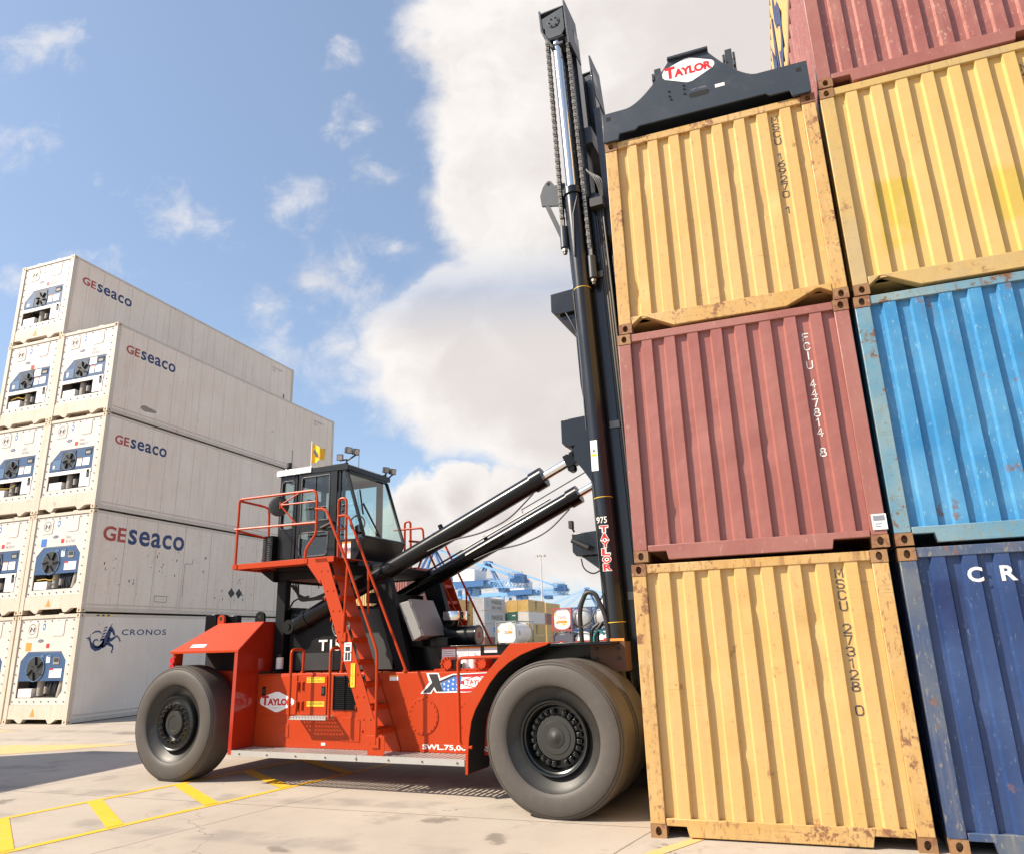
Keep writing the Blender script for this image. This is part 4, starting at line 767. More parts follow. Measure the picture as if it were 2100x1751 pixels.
# ---- front fenders
def front_fender(y0, y1, name):
    out_ = [(-1.39, .29), (-1.38, 1.16), (-.74, 1.81), (-.21, 1.81)]; inn = [(-.26, 1.78), (-.43, 1.735), (-.61, 1.67), (-.77, 1.585), (-.91, 1.48), (-1.04, 1.34), (-1.14, 1.19), (-1.24, 1.04), (-1.30, .90), (-1.335, .70), (-1.35, .50), (-1.355, .30)]
    q = MB(); q.prism(out_+inn, y0, y0+.02)
    for a, c in zip(out_[:-1], out_[1:]): q.bar((a[0]+.008, (y0+.021+y1)/2*2-y1, a[1]), (c[0]+.008, y0+.021, c[1]), .012, .012, Y) if False else q.prism([a, c, (c[0]+.012, c[1]-.014), (a[0]+.014, a[1]-.004)], y0+.0205, y1)
    f = part(q, name, RED, None, .003)
    w = MB(); 
    for a, c in zip(inn[:-1], inn[1:]): w.prism([a, c, (c[0]-.012, c[1]+.01), (a[0]-.012, a[1]+.01)], y0+.021, y1)
    part(w, 'wheel_arch_shade_liner', VOID, f); return f  # added near-black sheet, puts the shade inside the arch into colour
front_fender(.60, 1.2, 'front_fender')
part(MB().box(-.21, .55, .60, 1.5, 1.765, 1.80).box(-1.0, .6, 1.2, 1.72, .5, 1.78), 'fender_top', BLACK, bevel=.006)
q = MB().box(.18, .62, .95, 1.2, 1.45, 1.79)
for px_, pz in ((.26, 1.72), (.26, 1.6), (.54, 1.72), (.54, 1.6)): q.m(RUBD).cyl((px_, .949, pz), (px_, .935, pz), .02, n=12)
q2 = MB().m(mat('brown_primer_plate', (.11, .05, .028), .55)); q2.v, q2.f = q.v, q.f; q2.mi = q.mi; q2.mats = [MATS['brown_primer_plate'], RUBD] if len(q.mats) < 2 else [MATS['brown_primer_plate'], RUBD]
q = MB().m(MATS['brown_primer_plate']).box(.18, .62, .95, 1.2, 1.45, 1.79).m(RUBD)
for px_, pz in ((.26, 1.72), (.26, 1.6), (.54, 1.72), (.54, 1.6)): q.cyl((px_, .949, pz), (px_, .935, pz), .02, n=12)
part(q, 'axle_bracket', None)
front_far = MB().prism([(-1.38, .4), (-1.38, 1.16), (-.74, 1.81), (.3, 1.81), (.3, 1.79), (-.75, 1.79), (-1.365, 1.15), (-1.365, .4)], 3.0, 4.0); part(front_far, 'front_fender_far', RED)
# ---- running board of aluminium grating
q = MB(); fx0, fx1 = -5.155, -1.40
for x0, x1 in ((fx0, -3.005), (-2.995, fx1)):
    q.box(x0, x1, .598, .612, .385, .462); q.box(x0, x1, 1.03, 1.048, .40, .455)
    n = int((x1-x0)/.078)
    for i in range(n):
        xx = x0+.02+i*(x1-x0-.04)/(n-1); q.prism([(xx-.019, .444), (xx+.019, .440), (xx+.019, .456), (xx-.019, .460)], .6125, 1.0295)
    q.box(x0, x1, .80, .815, .415, .4395)
fb = part(q, 'running_board', ALU)
q = MB()
for i in range(8): q.cyl((-5.0+.5*i, .599, .42), (-5.0+.5*i, .588, .42), .012, n=6)
part(q, 'board_bolts', STEEL, fb)
# ---- side step with grab hoops
q = MB(); q.m(ALU).box(-4.36, -3.71, .838, .852, .855, .90)
for i in range(12): q.m(VOID).cyl((-4.32+.052*i, .8375, .885), (-4.32+.052*i, .8365, .885), .008, n=8)
sp_ = part(q, 'side_step', None)
# perforated tread: strips between rows of holes
q = MB().m(ALU); rows, cols = 5, 12; x0, x1, y0, y1 = -4.36, -3.71, .853, 1.035
def holes_plate(mb, x0, x1, y0, y1, z, nx, ny, r):
    dx, dy = (x1-x0)/nx, (y1-y0)/ny; n = 8
    for i in range(nx):
        for j in range(ny):
            cx, cy = x0+dx*(i+.5), y0+dy*(j+.5); cor = [(cx+dx/2*a, cy+dy/2*b_) for a, b_ in ((1, 0), (1, 1), (0, 1), (-1, 1), (-1, 0), (-1, -1), (0, -1), (1, -1))]
            inn_ = [(cx+r*math.cos(2*math.pi*k/n), cy+r*math.sin(2*math.pi*k/n)) for k in range(n)]
            mb.add([(*p, z) for p in cor]+[(*p, z) for p in inn_], [(k, (k+1) % n, n+(k+1) % n, n+k) for k in range(n)])
holes_plate(q, x0, x1, y0, y1, .897, cols, rows, .0135); q.box(x0, x0+.012, y0, y1, .86, .896); q.box(x1-.012, x1, y0, y1, .86, .896); part(q, 'step_tread', None, sp_, 0, 0)
for xh in (-4.36, -3.655):
    q = MB().tube([(xh, .845, .87), (xh-.012, .845, 1.81), (xh-.012+.02, 1.10, 1.81), (xh+.0, 1.10, 1.475)], .020, 10, .07); q.cyl((xh, 1.10, 1.47), (xh, 1.10, 1.50), .035, n=12); part(q, 'grab_hoop', RED)
q = MB().tube([(-1.30, .62, .60), (-1.47, .62, .60), (-1.49, .62, 1.65), (-.80, .62, 1.655)], .021, 10, .08); part(q, 'grab_rail', RED)
# ---- ladder to the cab
q = MB(); LS0, LS1 = (-2.71, .455), (-3.76, 3.075)
def stringer(y0, y1):
    w = .11; return [(LS0[0]-w, LS0[1]), (LS0[0]+w-.01, LS0[1]), (LS0[0]+w-.01, LS0[1]+.05), (LS1[0]+w, LS1[1]), (LS1[0]-w, LS1[1])]
q.prism(stringer(0, 0), .655, .668); q.prism([(-2.86, .456), (-2.60, .456), (-2.60, .70), (-2.90, .70)], .6485, .6545)
for i in range(9):
    t = (i+.55)/9.2
    for s_ in (-.055, .055): xx = LS0[0]+(LS1[0]-LS0[0])*t+s_; zz_ = LS0[1]+(LS1[1]-LS0[1])*t; q.cyl((xx, .655, zz_), (xx, .645, zz_), .012, n=6)
lad = part(q, 'ladder', RED, None, .003)
part(MB().prism(stringer(0, 0), 1.032, 1.044), 'far_stringer', RED, lad, .003)
for i in range(8):
    z = .775+.2915*i; x = LS0[0]+(LS1[0]-LS0[0])*(z-LS0[1])/(LS1[1]-LS0[1])
    s_ = MB(); s_.box(x-.14, x+.14, .669, 1.031, z-.014, z); s_.box(x+.128, x+.14, .669, 1.031, z-.065, z-.0145); s_.box(x-.14, x-.128, .669, 1.031, z-.05, z-.0145)
    for k_ in range(9): s_.box(x-.13+.03*k_, x-.118+.03*k_, .68, 1.02, z+.0005, z+.005)
    part(s_, 'tread', RED, lad, .002)
q = MB().m(WHITE).box(-3.285, -3.165, .6465, .6475, 1.64, 1.885).m(BLACKD)
for bx in ((-3.265, -3.185, 1.77, 1.83), (-3.265, -3.23, 1.65, 1.755), (-3.22, -3.185, 1.65, 1.755)): q.box(bx[0], bx[1], .6455, .6463, bx[2], bx[3])
q.m(REDD).box(-3.265, -3.185, .6455, .6463, 1.855, 1.865); part(q, 'notice', None, lad)
q = MB().m(YELD).box(-3.165, -3.095, .6465, .6475, 1.30, 1.61).m(BLACKD)
for i, ch in enumerate('WATCH'): q.text(ch, (-3.142, .6455, 1.583-.029*i), X, Z, .022, .021)
q.text('YOUR', (-3.155, .6455, 1.437), X, Z, .05, .02)
for i, ch in enumerate('STEP'): q.text(ch, (-3.142, .6455, 1.405-.029*i), X, Z, .022, .021)
part(q, 'step_warning_sign', None, lad)
# ladder handrails
yr = .645; q = MB()
q.tube([(-3.89, yr, 3.81), (-3.70, yr, 3.80), (-3.27, yr, 2.94), (-2.74, yr, 1.76), (-2.735, yr, .60)], .020, 10, .10); q.tube([(-3.275, yr, 2.95), (-3.31, yr, 1.96)], .018, 8); q.box(-3.36, -3.26, yr-.012, yr+.012, 1.90, 2.02); q.box(-2.79, -2.68, yr-.012, yr+.012, .55, .68); part(q, 'handrail', RED, lad)
yr = 1.07; q = MB()
q.tube([(-3.79, yr, 3.755), (-3.61, yr, 3.75), (-3.21, yr, 2.90), (-2.555, yr, 1.50)], .020, 10, .10); q.tube([(-3.215, yr, 2.9), (-3.20, yr, 2.27)], .018, 8); q.cyl((-2.555, yr, 1.475), (-2.555, yr, 1.50), .04, n=12); part(q, 'handrail', RED, lad)
q = MB().tube([(-3.77, 1.07, 3.10), (-3.80, 1.07, 4.02), (-3.65, 1.07, 4.02), (-3.63, 1.07, 3.10)], .020, 10, .09); q.tube([(-3.77, 1.07, 3.55), (-3.64, 1.07, 3.55)], .014, 8); part(q, 'grab_hoop', RED)
# ---- platform and its rails
q = MB(); q.box(-5.44, -3.53, .655, .668, 3.015, 3.095); q.box(-5.44, -3.53, .669, 1.62, 3.075, 3.09); q.box(-5.44, -5.425, .669, 1.62, 3.015, 3.074)
for y_ in (.80, 1.0): q.box(-5.42, -3.6, y_, y_+.03, 3.04, 3.0745)
q.prism([(-4.02, 3.014), (-3.75, 3.014), (-3.75, 2.70)], .656, .667)
for px_ in (-5.40, -5.36): 
    for pz in (3.035, 3.07): q.cyl((px_, .655, pz), (px_, .647, pz), .010, n=6)
plat = part(q, 'platform', RED, None, .003)
q = MB(); holes_plate(q, -4.75, -3.9, .72, .98, 3.0735, 30, 5, .010); 
q = MB(); yp = .66
q.tube([(-5.40, yp+.0, 3.03), (-5.41, yp, 4.11), (-3.92, yp, 4.10), (-3.88, yp, 3.98), (-3.87, yp, 3.45), (-4.05, yp, 3.22), (-4.05, yp, 3.02)], .020, 10, .06); q.tube([(-5.46, yp, 3.64), (-3.88, yp, 3.61)], .018, 8)
q.tube([(-5.41, yp, 4.09), (-5.44, 1.16, 4.09), (-5.33, 1.24, 4.05), (-5.30, 1.24, 3.46), (-5.41, 1.24, 3.24), (-5.41, 1.24, 3.08)], .019, 10, .06); q.tube([(-5.42, yp, 3.62), (-5.32, 1.24, 3.55)], .017, 8)
for px_ in (-5.40, -4.05): q.box(px_-.045, px_+.045, yp-.016, yp-.006, 3.02, 3.09)
part(q, 'platform_rail', RED, plat)
q = MB(); q.tube([(-4.55, .63, 3.93), (-4.22, .66, 4.09)], .012, 8); q.tube([(-4.55, .63, 3.93), (-3.9, .66, 3.93)], .012, 8); q.tube([(-4.55, .63, 3.93), (-4.25, .66, 3.62)], .012, 8); q.cyl((-4.55, .63, 3.88), (-4.55, .63, 3.98), .016, n=8); br = part(q, 'mirror_bracket', RED, plat)
q = MB(); mx = (-4.64, .70, 3.93); ddir = Vector((.55, -.83, .05)).normalized(); C_ = Vector(mx)
for a, c, r0, r1 in ((0, .035, .155, .150), (.035, .05, .150, .11), (.05, .06, .11, .02)): q.cyl(C_+ddir*a, C_+ddir*c, r0, r1, 32)
q.cyl(C_+ddir*.06, C_+ddir*.11, .02, .015, 12)
mir = part(q, 'mirror_shell', RUBD, br); part(MB().cyl(C_-ddir*.004, C_-ddir*.001, .145, n=32), 'mirror_glass', CHROME, br)
# ---- tower under the cab
q = MB()
for y0, y1 in ((1.30, 1.42), (2.78, 2.90)):
    q.box(-5.12, -4.94, y0, y1, 1.47, 2.86); q.prism([(-3.36, 2.86), (-3.02, 2.86), (-2.62, 1.47), (-2.86, 1.47)], y0, y1)
    q.box(-5.12, -3.02, y0+.001, y1-.001, 2.861, 3.0)
q.prism([(-5.40, 3.02), (-5.12, 2.84), (-5.12, 3.02)], 1.2, 2.9); q.box(-5.12, -3.2, 1.43, 2.77, 2.88, 3.0); q.box(-5.10, -4.96, 1.425, 2.775, 2.30, 2.45)
q.box(-3.5, -3.3, 1.43, 2.77, 2.45, 2.6); part(q, 'cab_tower', TOWER, None, .008)
q = MB(); q.prism([(-5.10, 1.472), (-2.95, 1.472), (-2.95, 2.10), (-3.6, 2.42), (-5.10, 2.42)], 1.45, 2.75); q.box(-4.9, -3.05, 1.40, 1.449, 1.49, 2.36); eh = part(q, 'engine_hood', TOWER, None, .01)
q = MB().m(mat('charcoal_mesh_panel', (.035, .038, .038), .55, var=.25, vscale=60)).box(-3.62, -2.98, 1.385, 1.3995, 1.50, 2.36).m(DGREY).box(-4.75, -4.05, 1.392, 1.3995, 1.5, 1.75); part(q, 'hood_panel', None, eh)
q = MB(); q.m(WTXT).text('T152', (-4.32, 1.388, 1.775), X, Z, .56, .165, .02); part(q, 'number_lettering', None, eh)
q = MB().m(WTXT); cxx, czz = -3.92, 2.13; ring(q, cxx, czz, .155, .165, 1.39, 40); ring(q, cxx, czz, .105, .113, 1.39, 40)
for i, ch in enumerate('NEW ORLEANS TERMINAL'):
    a = R(220-13.8*i); 
    if ch != ' ': q.text(ch, (cxx+.122*math.cos(a)-.012*math.sin(a), 1.39, czz+.122*math.sin(a)+.012*math.cos(a)), (math.sin(a), 0, -math.cos(a)), (math.cos(a), 0, math.sin(a)), .022, .027)
q.text('T', (cxx-.055, 1.39, czz-.06), X, Z, .11, .12, .02); part(q, 'round_emblem', None, eh)
q = MB()
for k_ in range(4): q.tube([(-4.9+.05*k_, 1.36, 2.8), (-4.7, 1.33, 2.62-.03*k_), (-4.45+.1*k_, 1.33, 2.55), (-4.15, 1.4, 2.66+.03*k_)], .014, 6, .1)
q.tube([(-4.9, 1.36, 2.42), (-4.8, 1.33, 2.55), (-4.5, 1.33, 2.60)], .014, 6, .1); part(q, 'hoses', RUBD, eh)
# oil filter by the hood
q = MB().m(WHITE).cyl((-4.98, 1.30, 1.53), (-4.98, 1.30, 1.70), .055, n=20).m(BLACK).cyl((-4.98, 1.30, 1.70), (-4.98, 1.30, 1.75), .06, n=20); part(q, 'oil_filter', None)
# ---- deck pieces in front of the tower
part(MB().box(-2.60, -1.05, 1.60, 2.9, 1.47, 1.79).box(-2.62, -1.05, 1.55, 1.599, 1.78, 1.80), 'deck_housing', BLACK, None, .006)
dk = MB().m(WHITE)
for x0, x1, z0, z1, top in ((-2.28, -2.06, 1.50, 1.775, REDD), (-2.04, -1.85, 1.55, 1.775, ORAD), (-1.845, -1.66, 1.55, 1.775, ORAD), (-1.60, -1.40, 1.69, 1.785, YELD)):
    w = MB().m(WHITE).box(x0, x1, 1.597, 1.5995, z0, z1).m(top).box(x0, x1, 1.596, 1.597, z1-.025, z1).m(GREYTXT)
    for i in range(4): w.box(x0+.02, x1-.02-.02*(i % 2), 1.5962, 1.597, z1-.06-.028*i, z1-.054-.028*i) if z0 < 1.6 else None
    part(w, 'warning_decal')
q = MB().m(WHITE)
for xx in (-1.72, -1.62): q.cyl((xx, 1.30, 1.50), (xx, 1.30, 1.66), .058, n=20); q.cyl((xx, 1.30, 1.66), (xx, 1.30, 1.69), .05, .02, 20)
part(q, 'oil_filter', None)
q = MB()
for cx in (-1.94, -1.42): 
    q.cyl((cx, 1.22, 1.49), (cx, 1.22, 1.60), .09, n=14); q.cyl((cx, 1.12, 1.57), (cx, 1.32, 1.57), .085, n=12)
    for i in range(10): a = 2*math.pi*i/10; q.cyl((cx+.075*math.cos(a), 1.115, 1.57+.075*math.sin(a)), (cx+.075*math.cos(a), 1.10, 1.57+.075*math.sin(a)), .014, n=6)
q.box(-2.15, -1.25, 1.15, 1.4, 1.472, 1.50); part(q, 'hydraulic_valve_block', RED)
part(MB().cyl((-1.80, 1.16, 1.49), (-1.80, 1.16, 1.60), .055, n=16).cyl((-1.80, 1.16, 1.60), (-1.80, 1.16, 1.62), .06, n=16), 'filler_cap', BLACK)
part(MB().box(-2.95, -2.2, 1.62, 2.7, 1.471, 1.92), 'engine_bay_cover', BLACK, None, .01)
# grey electrical cabinet leaning on the tower leg
q = MB(); q.prism([(-2.83, 2.41), (-2.665, 2.445), (-2.43, 1.95), (-2.595, 1.875)], 1.30, 1.93); q.prism([(-2.66, 2.46), (-2.63, 2.465), (-2.385, 1.945), (-2.415, 1.935)], 1.285, 1.945)
for z_, x_ in ((2.38, -2.60), (2.08, -2.46)): q.box(x_-.02, x_+.015, 1.27, 1.284, z_-.04, z_+.04)
eb = part(q, 'electrical_cabinet', EGREY, None, .008)
part(MB().box(-2.83, -2.66, 1.45, 1.8, 1.95, 2.35).box(-2.9, -2.55, 1.5, 1.8, 1.80, 1.95), 'cabinet_bracket', TOWER, eb)
# air cleaner with chrome cap
q = MB(); q.m(BLACK).cyl((-2.62, 2.0, 1.93), (-1.90, 2.0, 1.93), .145, n=28); q.lathe([(0, .145), (.01, .15), (.03, .15), (.03, .12)], (-1.91, 2.0, 1.93), 'x', 28); q.m(mat('cream_filter_end', (.55, .47, .36), .6)).lathe([(.028, .122), (.034, .09), (.03, 0)], (-1.91, 2.0, 1.93), 'x', 28); q.m(REDD).prism([(1.96, 1.90), (2.04, 1.90), (2.03, 1.98), (1.97, 1.98)], -1.877, -1.874, 'x')
q.m(BLACK).tube([(-2.5, 2.0, 2.0), (-2.42, 2.0, 2.06), (-2.30, 2.0, 2.10), (-2.29, 2.0, 2.2)], .07, 14, .04); ac = part(q, 'air_cleaner', None)
q = MB(); q.lathe([(0, .06), (.0, .175), (.015, .18), (.115, .18), (.13, .172), (.135, 0)], (-2.28, 2.0, 2.16), 'z', 36); part(q, 'chrome_rain_cap', CHROME, ac)
# ---- cab
CY0, CY1 = 1.28, 2.42
CABM = mat('cab_black_paint', (.006, .0068, .008), .30, var=.2, vscale=4, spec=.35, coat=.05)
def wall_holes(mb, x0, x1, z0, z1, y0, y1, holes):
    """flat wall x0..x1, z0..z1 with rectangular openings (sorted, not overlapping in x)"""
    xs = [x0]; 
    for h in holes: xs += [h[0], h[1]]
    xs.append(x1)
    cols_ = {}
    for h in holes: cols_.setdefault((h[0], h[1]), []).append((h[2], h[3]))
    cur = x0
    for (a, b_), zs in sorted(cols_.items()):
        if a > cur: mb.box(cur, a, y0, y1, z0, z1)
        zc = z0
        for (c, d) in sorted(zs):
            mb.box(a, b_, y0+.0005, y1-.0005, zc, c); zc = d
        mb.box(a, b_, y0+.0005, y1-.0005, zc, z1); cur = b_
    if cur < x1: mb.box(cur, x1, y0, y1, z0, z1)
q = MB(); wall_holes(q, -5.16, -4.80, 3.10, 4.56, CY0, CY0+.04, [(-5.11, -4.86, 3.68, 4.47)])
for yw in (CY1-.04,): wall_holes(q, -5.16, -3.90, 3.10, 4.56, yw, yw+.04, [(-5.11, -4.75, 3.60, 4.47), (-4.69, -4.02, 3.2, 4.47)])
# back wall with window
for a in ((CY0+.041, 1.38, 3.1, 4.56), (2.32, CY1-.041, 3.1, 4.56), (1.38, 2.32, 3.1, 3.60), (1.38, 2.32, 4.48, 4.56)): q.box(-5.159, -5.12, *a)
q.box(-5.158, -3.55, CY0+.001, CY1-.001, 3.0, 3.0995)
# slanted front frame: from roof (-3.80, 4.50) to sill (-3.43, 3.45), then back to the floor
def front(y0, y1): return [(-3.93, 3.10), (-3.60, 3.05), (-3.43, 3.42), (-3.43, 3.47), (-3.47, 3.47), (-3.62, 3.14), (-3.93, 3.14)]
for y0, y1 in ((CY0, CY0+.035), (CY1-.035, CY1)):
    q.prism([(-3.93, 3.10), (-3.62, 3.06), (-3.44, 3.43), (-3.93, 3.43)], y0, y1)
    q.prism([(-3.44, 3.4305), (-3.49, 3.4305), (-3.86, 4.50), (-3.80, 4.50)], y0, y1); q.box(-3.98, -3.93, y0, y1, 3.10, 4.56)
q.bar((-3.465, CY0+.036, 3.445), (-3.465, CY1-.036, 3.445), .05, .03); q.bar((-3.825, CY0+.036, 4.51), (-3.825, CY1-.036, 4.51), .06, .05)
q.prism([(-3.62, 3.062), (-3.445, 3.43), (-3.465, 3.43), (-3.64, 3.065)], CY0+.036, CY1-.036)
q.prism([(-5.20, 4.561), (-3.78, 4.521), (-3.78, 4.60), (-3.84, 4.635), (-5.20, 4.65)], CY0-.03, CY1+.03)
q.box(-5.18, -5.165, CY0+.1, CY1-.1, 3.2, 3.6); cab = part(q, 'cab', CABM, None, .010)
q = MB(); wall_holes(q, -4.76, -3.985, 3.13, 4.545, CY0-.022, CY0+.012, [(-4.685, -4.13, 3.205, 3.58), (-4.685, -4.13, 3.76, 4.485)]); q.box(-4.425, -4.405, CY0-.012, CY0+.006, 3.762, 4.484); door = part(q, 'cab_door', CABM, cab, .006)
part(MB().m(RUBD).box(-4.14, -4.04, CY0-.05, CY0-.022, 3.62, 3.66).cyl((-4.25, CY0-.045, 3.63), (-4.02, CY0-.045, 3.70), .025, n=10), 'door_handle', None, door)
for nm, (x0, x1, z0, z1, y) in {'lower_pane': (-4.684, -4.131, 3.206, 3.579, CY0), 'upper_pane': (-4.684, -4.131, 3.761, 4.484, CY0)}.items(): part(MB().add([(x0, y, z0), (x1, y, z0), (x1, y, z1), (x0, y, z1)], [(0, 1, 2, 3)]), nm, GLASS, door, 0, 0)
def pane(pts, nm='window_pane'): part(MB().add(pts, [tuple(range(len(pts)))]), nm, GLASS, cab, 0, 0)
pane([(-5.11, CY0+.02, 3.68), (-4.86, CY0+.02, 3.68), (-4.86, CY0+.02, 4.47), (-5.11, CY0+.02, 4.47)])
pane([(-3.93, CY0+.02, 3.43), (-3.48, CY0+.02, 3.43), (-3.86, CY0+.02, 4.52), (-3.93, CY0+.02, 4.52)])
for a in ((-5.11, -4.75, 3.60, 4.47), (-4.69, -4.02, 3.2, 4.47)): pane([(a[0], CY1-.02, a[2]), (a[1], CY1-.02, a[2]), (a[1], CY1-.02, a[3]), (a[0], CY1-.02, a[3])])
pane([(-3.93, CY1-.02, 3.43), (-3.48, CY1-.02, 3.43), (-3.86, CY1-.02, 4.52), (-3.93, CY1-.02, 4.52)])
pane([(-5.14, 1.38, 3.60), (-5.14, 2.32, 3.60), (-5.14, 2.32, 4.48), (-5.14, 1.38, 4.48)])
pane([(-3.455, CY0+.036, 3.46), (-3.455, CY1-.036, 3.46), (-3.825, CY1-.036, 4.50), (-3.825, CY0+.036, 4.50)], 'windshield')
GSK = mat('window_gasket', (.10, .105, .105), .45)
def gasket(x0, x1, z0, z1, y, r=.05):
    pts = [(p[0], y, p[1]) for p in rrect(x0, x1, z0, z1, r, 4)]; part(MB().tube(pts+[pts[0]], .011, 6), 'window_gasket', GSK, cab)
gasket(-5.11, -4.86, 3.68, 4.47, CY0-.004); gasket(-4.685, -4.13, 3.205, 3.58, CY0-.024, .07); gasket(-4.685, -4.13, 3.76, 4.485, CY0-.024, .02)
q = MB(); q.tube([(-3.47, 1.75, 3.42), (-3.455, 1.62, 3.55), (-3.60, 1.42, 3.98)], .010, 6); q.tube([(-3.47, 1.78, 3.42), (-3.46, 1.65, 3.55), (-3.61, 1.45, 4.0)], .008, 6); q.bar((-3.545, 1.36, 3.80), (-3.70, 1.47, 4.22), .02, .02); part(q, 'wiper', RUBD, cab)
# inside: seat, steering column, console
q = MB().m(RUBD).box(-4.85, -4.42, 1.62, 2.08, 3.45, 3.58).prism([(-4.86, 3.58), (-4.74, 3.58), (-4.84, 4.22), (-4.95, 4.22)], 1.64, 2.06).box(-4.75, -4.5, 1.7, 2.0, 3.1, 3.45); part(q, 'seat', None, cab, .03)
q = MB().m(DGREY).bar((-3.78, 1.85, 3.12), (-3.98, 1.85, 3.72), .10, .10).box(-3.9, -3.62, 1.4, 2.3, 3.1, 3.38); q.tube([(-4.0+.03*math.cos(t_), 1.85+.19*math.sin(t_), 3.76+.12*math.cos(t_)) for t_ in [2*math.pi*i/20 for i in range(21)]], .014, 6); part(q, 'steering_console', None, cab)
q = MB().m(WHITE).box(-3.86, -3.70, CY0-.004, CY0-.001, 3.12, 3.38).m(ORAD).box(-3.86, -3.70, CY0-.005, CY0-.0041, 3.355, 3.38).box(-3.86, -3.70, CY0-.005, CY0-.0041, 3.20, 3.215).m(GREYTXT).box(-3.82, -3.76, CY0-.005, CY0-.0041, 3.25, 3.34); part(q, 'cab_decal', None, cab)
q = MB().box(-5.42, -5.18, CY0+.0, CY0+.36, 3.10, 3.58)
for i in range(14):
    for k_ in range(2): q.m(VOID if False else CHROME).cyl((-5.421-.0*i, CY0+.08+.14*k_, 3.14+.03*i), (-5.43, CY0+.08+.14*k_, 3.14+.03*i), .01, n=6)
q = MB().m(BLACK).box(-5.36, -5.165, CY0-.10, CY0+.30, 3.10, 3.58).m(STEEL)
for i in range(14):
    for k_ in (-5.325, -5.225): q.prism([(k_-.03, 3.15+.029*i), (k_+.03, 3.15+.029*i), (k_+.03, 3.155+.029*i), (k_-.03, 3.163+.029*i)], CY0-.108, CY0-.1005)
part(q, 'air_conditioner_vent_box', None, cab)
# roof gear
q = MB().m(mat('foil_insulation', (.75, .70, .64), .22, .9, var=.2, vscale=20, bump=1.0, bscale=22)).box(-5.21, -4.50, CY0-.045, CY0-.031, 4.56, 4.645); q.box(-5.21, -4.50, CY0-.0305, CY0+.3, 4.651, 4.665); part(q, 'foil_strip', None, cab)
q = MB().m(BLACK).cyl((-5.14, 1.45, 4.65), (-5.14, 1.45, 4.75), .05, n=16).m(RUBD).cyl((-5.14, 1.45, 4.75), (-5.14, 1.45, 4.83), .045, n=16); part(q, 'beacon', None, cab)
for (xx, yy, h) in ((-5.05, 1.4, .40), (-4.05, 1.9, .30)): part(MB().cyl((xx, yy, 4.62), (xx, yy, 4.70), .012, n=8).cyl((xx, yy, 4.70), (xx, yy, 4.64+h), .005, n=6), 'antenna', RUBD, cab)
q = MB().m(WHITE).cyl((-4.56, 1.3, 4.62), (-4.56, 1.3, 5.10), .008, n=8); fp = part(q, 'flag_pole', None, cab)
YF2 = mat('yellow_flag_cloth', (.82, .50, .02), .8); 
q = MB().m(YF2); n = 8; f_ = lambda t: (-4.55+.24*t, 1.3+.035*math.sin(t*7), -.10*t)
for i in range(n):
    a, c = f_(i/n), f_((i+1)/n); h0, h1 = .33*(1-.45*i/n), .33*(1-.45*(i+1)/n)
    q.add([(a[0], a[1], 5.06+a[2]-h0*1.0-.02*i/n), (c[0], c[1], 5.06+c[2]-h1-.02*(i+1)/n), (c[0], c[1], 5.06+c[2]*1.3), (a[0], a[1], 5.06+a[2]*1.3)], [(0, 1, 2, 3)])
q.m(BLACKD).flat([(-4.50, 4.90), (-4.46, 4.95), (-4.42, 4.88), (-4.39, 4.80), (-4.44, 4.80), (-4.46, 4.86)], (0, 1.262, 0), X, Z); q.m(ORAD).flat([(-4.39, 4.85), (-4.35, 4.85), (-4.35, 4.80), (-4.39, 4.79)], (0, 1.262, 0), X, Z); part(q, 'flag', None, fp, 0, 60)
def lamp(x, y, z, n_, nm='work_lamp'):
    for k_, (dx, dy, dz, aim) in enumerate(n_):
        p = Vector((x+dx, y+dy, z+dz)); a = Vector(aim).normalized(); s_ = a.orthogonal().normalized()
        w = MB().m(RUBD); w.bar(p-a*.035, p+a*.03, .10, .10); w.m(LENS).bar(p+a*.0305, p+a*.034, .08, .08); part(w, nm, None, cab, .006)
    w = MB(); w.tube([(x, y, 4.60), (x, y, z-.03), (x+n_[0][0], y+n_[0][1], z+n_[0][2]-.05)], .016, 8); w.tube([(x, y, z-.05), (x+n_[-1][0], y+n_[-1][1], z+n_[-1][2]-.05)], .014, 8)
    w.cyl((x, y, 4.58), (x, y, 4.66), .03, n=10); part(w, 'lamp_bracket', RUBD, cab)
lamp(-3.88, 1.34, 4.74, ((-.10, -.04, .01, (.5, -.8, -.3)), (.03, 0, .12, (.9, -.4, -.2)), (.14, .05, .09, (.9, -.3, -.2)))); lamp(-3.86, 2.40, 4.60, ((.02, 0, .14, (.9, -.4, -.2)), (.12, .06, .11, (.9, -.3, -.2))))
q = MB().tube([(-3.92, 2.0, 4.62), (-3.92, 2.40, 4.62)], .012, 6); part(q, 'roof_bar', RUBD, cab)
